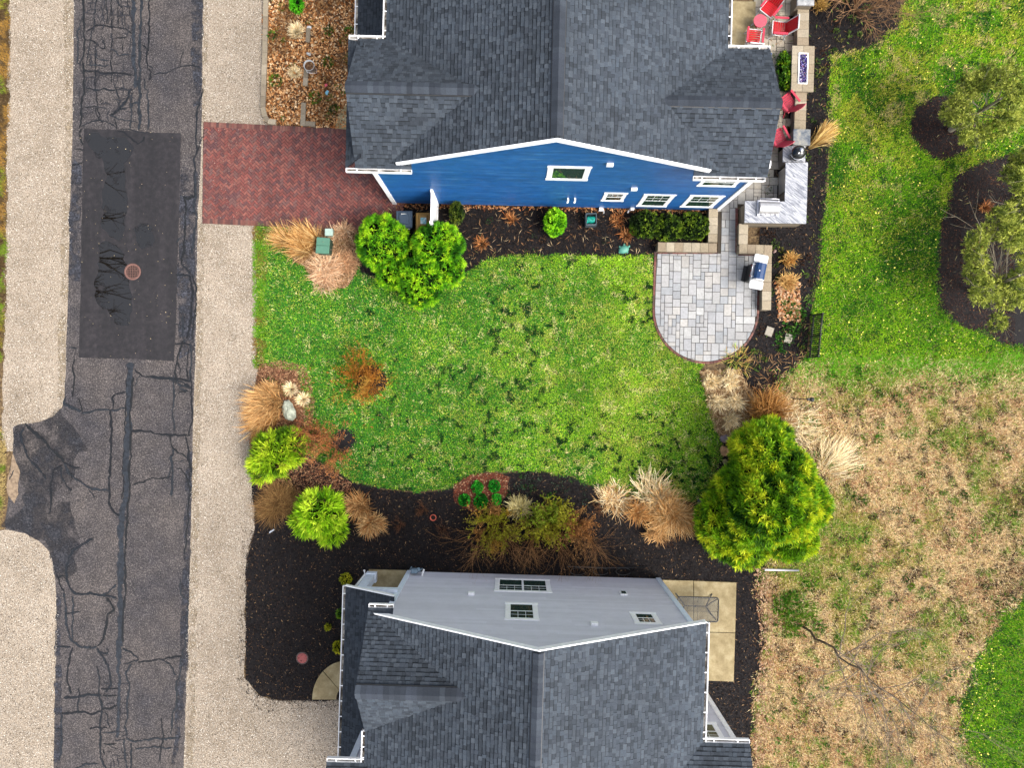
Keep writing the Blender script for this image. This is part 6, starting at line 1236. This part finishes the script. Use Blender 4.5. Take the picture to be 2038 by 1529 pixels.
grass('flattened pinkish straw clump below the green utility box', 652, 540, .62, .25, 900, ((228, 188, 146), (210, 160, 118), (240, 208, 170)), 3, base=.35)
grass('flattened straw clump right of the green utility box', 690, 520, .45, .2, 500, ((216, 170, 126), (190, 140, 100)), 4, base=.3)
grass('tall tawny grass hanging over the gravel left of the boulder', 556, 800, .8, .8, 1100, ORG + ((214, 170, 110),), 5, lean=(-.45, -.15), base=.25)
grass('tawny grass clump below the first one, above the lime evergreen', 545, 835, .7, .6, 800, ((200, 150, 84), (222, 184, 124), (170, 112, 56)), 6, lean=(-.5, -.25), base=.25)
grass('brown grass tuft at the top left of the boulder bed', 548, 778, .5, .5, 420, ORG, 7, lean=(-.2, 0))
grass('small pale tuft above right of the boulder', 604, 795, .28, .2, 220, PALE, 8); grass('small pale tuft directly above the boulder', 580, 775, .28, .2, 220, PALE, 9)
grass('shaggy tan grass clump right of the spiky lime evergreen, upper half', 722, 1012, .62, .55, 700, ((190, 142, 88), (160, 108, 60), (214, 174, 118)), 10, lean=(-.05, 0), base=.2)
grass('shaggy tan grass clump right of the spiky lime evergreen, lower half', 742, 1036, .62, .5, 700, ((204, 158, 100), (176, 122, 70), (224, 188, 132)), 11, lean=(.1, -.1), base=.15)
grass('fluffy brown dome of fine dry grass by the gravel edge', 555, 1000, .85, .45, 2600, ((134, 100, 58), (112, 80, 44), (160, 126, 78)), 12, w=.006, base=.3)
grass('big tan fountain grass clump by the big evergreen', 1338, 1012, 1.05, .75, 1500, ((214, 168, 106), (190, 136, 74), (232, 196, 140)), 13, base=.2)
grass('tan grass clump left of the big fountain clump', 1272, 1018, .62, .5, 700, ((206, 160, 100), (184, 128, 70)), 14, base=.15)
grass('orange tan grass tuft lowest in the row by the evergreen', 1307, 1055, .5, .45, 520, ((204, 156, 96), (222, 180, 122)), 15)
grass('pale flattened grass along the lawn edge in the lower bed', 1225, 992, .6, .2, 560, PALE + ORG, 16, base=.4, cat='dry grass')
grass('pale feathery grass tuft among the twiggy shrubs', 1035, 1018, .62, .5, 520, ((222, 206, 140), (236, 222, 164), (200, 184, 116)), 17, lean=(0, .05))
grass('pale wispy grass behind the twiggy shrubs, above lawn side', 1300, 985, .7, .45, 620, PALE, 18, lean=(0, .2), base=.5, cat='dry grass')
for i, (px, py, r, lb) in enumerate([(1412, 757, .4, 'pale mop of dry grass, topmost left by the patio curve'), (1446, 756, .45, 'pale mop of dry grass, topmost right by the patio curve'), (1430, 802, .45, 'pale mop of dry grass, middle left of the group'), (1462, 800, .45, 'pale mop of dry grass, middle right of the group'), (1446, 835, .42, 'pale mop of dry grass, lowest of the group')]):
    grass(lb, px, py, r * .85, .4, 420, PALE, 30 + i, group='pale mops below the patio', lean=(0, -.05))
grass('tall dark brown grass clump arching over the big evergreen top', 1512, 822, .95, .9, 1400, BRN + ((196, 146, 84),), 40, lean=(.05, .15), base=.3, w=.01)
grass('long pale grass combed sideways right of the big evergreen', 1645, 930, .6, .25, 420, PALE, 41, lean=(.3, .35), sector=(50, 60), base=.7, w=.008, cat='dry grass')
grass('long pale grass swept across the meadow near the black lamp', 1580, 850, .7, .2, 420, PALE, 42, lean=(.3, .0), base=.8, w=.008, cat='dry grass')
grass('wheat coloured grass tuft, upper one beside the grill wall', 1567, 515, .35, .4, 300, ((226, 182, 106), (200, 150, 80)), 43); grass('wheat coloured grass tuft, lower one beside the grill wall', 1562, 566, .42, .4, 420, ((226, 186, 116), (206, 160, 96)), 44)
grass('golden grass fanning right from the bluestone pier', 1606, 292, .6, .5, 300, ((206, 166, 92), (176, 132, 66), (226, 196, 130)), 45, lean=(.45, .32), sector=(40, 40))
grass('golden grass tuft at the top by the cut off pier', 1628, 14, .36, .3, 220, ((204, 164, 84), (180, 140, 80)), 46); grass('yellow grass along the patio curve', 1470, 716, .4, .15, 170, ((206, 184, 100), (190, 150, 80), (130, 150, 50)), 47, base=.5, cat='dry grass')
grass('pale round grass tuft in the leaf bed, upper one', 593, 66, .3, .3, 420, PALE, 48); grass('pale grass tuft in the leaf bed left of the stones, lower one', 588, 147, .26, .2, 240, PALE, 49)
for i, (px, py, r) in enumerate([(1019, 437, .32), (958, 486, .3), (1230, 440, .35), (1244, 470, .3), (1958, 414, .28), (1942, 488, .26)]):
    lb = ['in mulch left of the lime shrub', 'in mulch right of the evergreens', 'in mulch right of the hose box', 'above the teal ornament', 'upper one in the right hand bed', 'lower one in the right hand bed'][i]
    grass('sparse orange brown tuft %s' % lb, px, py, r, .2, 130, ((176, 110, 60), (206, 146, 90), (120, 72, 36)), 60 + i, cat='dead plant', name='dead_perennial')
# twiggy shrubs and bare trees
def branch_segments(p, d, L, r, depth, rng, out, tips, nb=(2, 4), ang=.6, shrink=.68, up=.1, seg=3, wig=.18):
    p = Vector(p); d = Vector(d).normalized()
    for s in range(seg):
        d2 = (d + Vector([rng.uniform(-wig, wig) for _ in range(3)]) + Vector((0, 0, up * .3))).normalized(); q = p + d2 * L / seg; r2 = r * (1 - .3 / seg)
        out.append((p.copy(), q.copy(), r, r2)); p, d, r = q, d2, r2
        if depth > 0 and s >= 0:
            for _ in range(rng.randint(*nb) if s == seg - 1 else rng.randint(0, nb[0])):
                v = Vector([rng.gauss(0, 1) for _ in range(3)]); v = (v - d * v.dot(d)).normalized(); nd = (d * math.cos(ang * rng.uniform(.6, 1.3)) + v * math.sin(ang * rng.uniform(.6, 1.3))); nd.z += up
                branch_segments(p, nd, L * shrink * rng.uniform(.7, 1.15), r * .62, depth - 1, rng, out, tips, nb, ang, shrink, up, seg, wig)
    tips.append((p, d))
def seg_mesh(name, segs, col, parent, col2=None):
    n = len(segs); A = np.array([s[0][:] for s in segs]); B = np.array([s[1][:] for s in segs]); ra = np.array([s[2] for s in segs]); rb_ = np.array([s[3] for s in segs])
    d = nrm(B - A); up = np.where(np.abs(d[:, 2:]) < .9, np.array([[0, 0, 1.]]), np.array([[1., 0, 0]])); u = nrm(np.cross(d, up)); v = np.cross(d, u); V = []
    for k in range(4):
        a0, a1 = k * np.pi / 2, (k + 1) * np.pi / 2; f = lambda c, r, a: c + (u * math.cos(a) + v * math.sin(a)) * r[:, None]
        V.append(np.stack([f(A, ra, a0), f(A, ra, a1), f(B, rb_, a1), f(B, rb_, a0)], 1))
    V = np.concatenate(V).reshape(-1, 3); c1 = np.array(S(*col)); c2 = np.array(S(*(col2 or col))); t_ = np.clip(1 - ra / max(ra.max(), 1e-6), 0, 1); C = mixc(np.repeat(c1[None], n, 0), c2, t_); C = np.tile(np.repeat(C, 4, 0), (4, 1))
    return mesh_np(name, V, 4, C, M_bark, parent)
def twiggy(name, label, cat, px, py, stems, L, r, depth, col, col2, seed, spread=.9, up=.15, leaves=None, nb=(2, 3), wig=.15, dirs=None, leafn=3, leafs=.07, group=None):
    t = thing(name, label, cat, (*G(px, py), 0), 0, group); rng = random.Random(seed); out, tips = [], []
    for k in range(stems):
        a = rng.uniform(0, 6.283) if not dirs else math.radians(rng.gauss(*dirs)); e_ = rng.uniform(.3, 1) * spread; branch_segments((rng.uniform(-.08, .08), rng.uniform(-.08, .08), 0), (math.cos(a) * e_, math.sin(a) * e_, 1 - e_ * .5), L * rng.uniform(.6, 1.1), r, depth, rng, out, tips, nb=nb, up=up, wig=wig)
    out = [s for s in out if s[1].z > 0.0]; seg_mesh('branches', out, col, t, col2)
    if leaves:
        g_ = np.random.default_rng(seed); c = np.array([s[1][:] for s in out if s[3] < r * .7]); pal = np.array(cols(*leaves)); q = fbm(c[:, 0] * 1.5 + 9, c[:, 1] * 1.5 + 9, seed, 2); cc = pal[np.clip((q * len(pal) * 1.0).astype(int), 0, len(pal) - 1)]
        V, C = sprays(c, g_.normal(0, 1, c.shape), leafn, leafs, leafs * .3, .8, cc, g_); mesh_np('leaves', V, 4, C.reshape(-1, 3), M_leaf, t)
    return t
YEL = ((190, 160, 50), (176, 176, 40), (136, 160, 30))
twiggy('twiggy_shrub', 'yellow green budding shrub with bare orange stems, right of centre', 'shrub', 1088, 1026, 44, .78, .014, 2, (150, 106, 60), (190, 142, 84), 201, leaves=YEL, leafn=3, leafs=.075)
twiggy('twiggy_shrub', 'yellow budding shrub with orange stems above the long mulch strip, left one', 'shrub', 985, 1042, 36, .76, .014, 2, (150, 106, 60), (190, 142, 84), 202, leaves=((200, 156, 50), (170, 170, 36), (190, 136, 70)), leafn=2, leafs=.07)
twiggy('twiggy_shrub', 'rusty orange twiggy shrub nearest the fountain grass', 'shrub', 1146, 1050, 30, .66, .012, 2, (170, 110, 64), (200, 150, 96), 203, leaves=((190, 130, 70), (196, 146, 84)), leafn=1, leafs=.07)
for i, (px, py, a) in enumerate([(1000, 1055, -60), (1060, 1060, -90), (1110, 1060, -65), (1165, 1060, -75), (960, 1055, -130)]):
    twiggy('bare_canes', 'long bare orange canes reaching over the mulch, number from left %s' % ['two', 'three', 'four', 'five', 'one'][i], 'shrub', px, py, 8, 1.15, .009, 2, (160, 112, 66), (196, 146, 96), 210 + i, spread=1.05, up=.0, dirs=(a, 22), wig=.1)
twiggy('azalea', 'low orange leaved shrub growing in the lawn', 'shrub', 729, 757, 30, .8, .006, 2, (120, 66, 30), (190, 120, 50), 220, up=.02, leaves=((206, 146, 50), (190, 124, 40), (216, 166, 70)), leafn=2, leafs=.07, spread=1.15)
twiggy('azalea', 'spreading coral orange shrub with long twigs at the lawn corner', 'shrub', 672, 888, 26, .85, .007, 2, (150, 100, 70), (206, 144, 100), 221, leaves=((206, 136, 76), (186, 116, 60), (214, 160, 104)), leafn=1, leafs=.07, spread=1.05, dirs=(190, 75))
twiggy('azalea', 'reddish twig shrub between the boulder bed and the coral shrub', 'shrub', 618, 865, 20, .5, .008, 2, (140, 74, 44), (190, 110, 70), 222, leaves=((190, 116, 80), (166, 96, 60)), leafn=1, leafs=.06, spread=1.05)
for i, (px, py) in enumerate([(795, 1045), (880, 1055), (845, 1015), (1190, 1010), (1330, 1075)]):
    twiggy('small_dead_shrub', 'small brown twiggy plant in black mulch, %s' % ['right of the shaggy grass', 'below the terracotta rim', 'above the terracotta rim', 'between shrubs and fountain grass', 'under the fountain grass'][i], 'shrub', px, py, 12, .3, .009, 2, (96, 62, 44), (130, 90, 62), 230 + i, spread=1.0)
twiggy('bare_tree', 'leafless tree with tan spreading branches in the top right mulch bed', 'tree', 1700, 22, 12, 1.5, .03, 3, (150, 110, 78), (190, 150, 110), 240, spread=1.15, up=.0, wig=.18)
b0 = G(1597, 1247); bt = thing('bare_tree', 'tall leafless grey tree over the dry meadow, leaning to the lower right', 'tree', (*b0, 0)); rng_ = random.Random(77); out, tips = [], []
pp = Vector((0, 0, 0)); hgt = 9.2; topv = P(1905, 1487, hgt); tv = Vector((topv.x - b0[0], topv.y - b0[1], hgt)); N_ = 15
pts_ = [tv * (k / N_) + Vector((.07 * math.sin(k * 2.1), .07 * math.cos(k * 1.7), 0)) * (k > 0) for k in range(N_ + 1)]
for k in range(N_):
    r0_, r1_ = .045 * (1 - k / N_) + .008, .045 * (1 - (k + 1) / N_) + .008; out.append((pts_[k], pts_[k + 1], r0_, r1_))
    if k > 2:
        for q in range(4 if k > 5 else 2):
            a = rng_.uniform(0, 6.283); ll = (1.75 - .04 * k) * rng_.uniform(.6, 1.15); branch_segments(pts_[k + 1], (math.cos(a), math.sin(a), .35), ll, r1_ * .6, 3, rng_, out, tips, nb=(1, 3), ang=.6, up=.08, wig=.2)
seg_mesh('branches', out, (104, 90, 76), bt, (170, 152, 130))
# conifers on the right: open crowns over visible grey trunks
def conifer(label, base, topp, hgt, lumps, seed, pal=((84, 100, 36), (146, 158, 60), (196, 200, 92)), tr=.11, dens=220):
    b = G(*base); t = thing('conifer', label, 'tree', (*b, 0)); tp = P(*topp, hgt); lean = (tp.x - b[0], tp.y - b[1]); trunk(t, hgt, tr, (170, 160, 140), lean)
    L = []; segs = []; rg = random.Random(seed)
    for (qx, qy, z, rx, ry, rz_) in lumps:
        v = P(qx, qy, z); c = (v.x - b[0], v.y - b[1], z); L.append((*c, rx, ry, rz_)); f = max(.12, (z - .5) / hgt); s = Vector((lean[0] * f ** 1.2, lean[1] * f ** 1.2, hgt * f)); tips_ = []
        e = Vector(c); d = e - s; branch_segments(s, d, d.length * .8, .018, 2, rg, segs, tips_, nb=(1, 2), up=.05, wig=.1)
    seg_mesh('branches', segs, (150, 140, 120), t, (176, 166, 140)); crown(L, dens * .6, 9, .14, .016, .9, pal, seed, parent=t, rough=.35, ns=3, inset=.6, lo=-.8, holes=.36)
rg = random.Random(9)
def ringl(cx, cy, rx, ry, z, n, r, seed, rot=0):
    q = random.Random(seed); return [(cx + rx * math.cos(6.283 * k / n + rot) * q.uniform(.6, 1.05), cy + ry * math.sin(6.283 * k / n + rot) * q.uniform(.6, 1.05), z * q.uniform(.75, 1.2), r * q.uniform(.75, 1.2), r * q.uniform(.75, 1.2), r * q.uniform(.4, .6)) for k in range(n)]
conifer('open yellow green conifer with grey trunk rising from the round mulch ring', (1891, 259), (1992, 196), 3.4, ringl(1962, 215, 68, 62, 2.6, 17, .42, 1) + [(2010, 150, 3.6, .5, .5, .3), (2025, 180, 3.8, .5, .5, .3), (1905, 235, 1.5, .4, .35, .25), (1935, 270, 1.5, .45, .35, .25)], 301)
conifer('yellow green conifer with pale trunk in the large right bed', (1938, 583), (2030, 548), 3.2, ringl(1992, 520, 62, 80, 2.2, 18, .45, 2) + [(2015, 470, 2.8, .5, .5, .3), (2020, 590, 2.4, .5, .5, .3), (1985, 640, 1.6, .35, .35, .25)], 302)
conifer('conifer cut off by the right edge at the top of the large bed', (2034, 400), (2110, 380), 3.0, ringl(2052, 345, 36, 44, 2.2, 10, .42, 3) + ringl(2030, 425, 26, 26, 1.9, 6, .36, 7), 303)
# trees standing beyond the left edge; the puddles mirror them
for i, (x_, y_, s_) in enumerate(((-23.4, 3.6, 1), (-24.2, 8.6, 2), (-23.2, 6.2, 5))):
    t = thing('roadside_tree', 'bare tree beyond the left verge, mirrored in the %s puddles of the patch' % ('middle', 'upper', 'small')[i], 'tree', (x_, y_, 0), 0, 'roadside trees'); rr_ = random.Random(400 + s_); out, tips = [], []
    branch_segments((0, 0, 0), (.12, .02, 1), 5.0, .22, 0, rr_, out, tips, wig=.05); q0 = out[-1][1]
    for k in range(7): a = rr_.uniform(0, 6.283); branch_segments(q0, (math.cos(a) * .7, math.sin(a) * .7, .8), 2.6, .12, 3, rr_, out, tips, nb=(1, 3), ang=.55, up=.1, wig=.2)
    seg_mesh('branches', out, (40, 32, 26), t, (60, 48, 40))
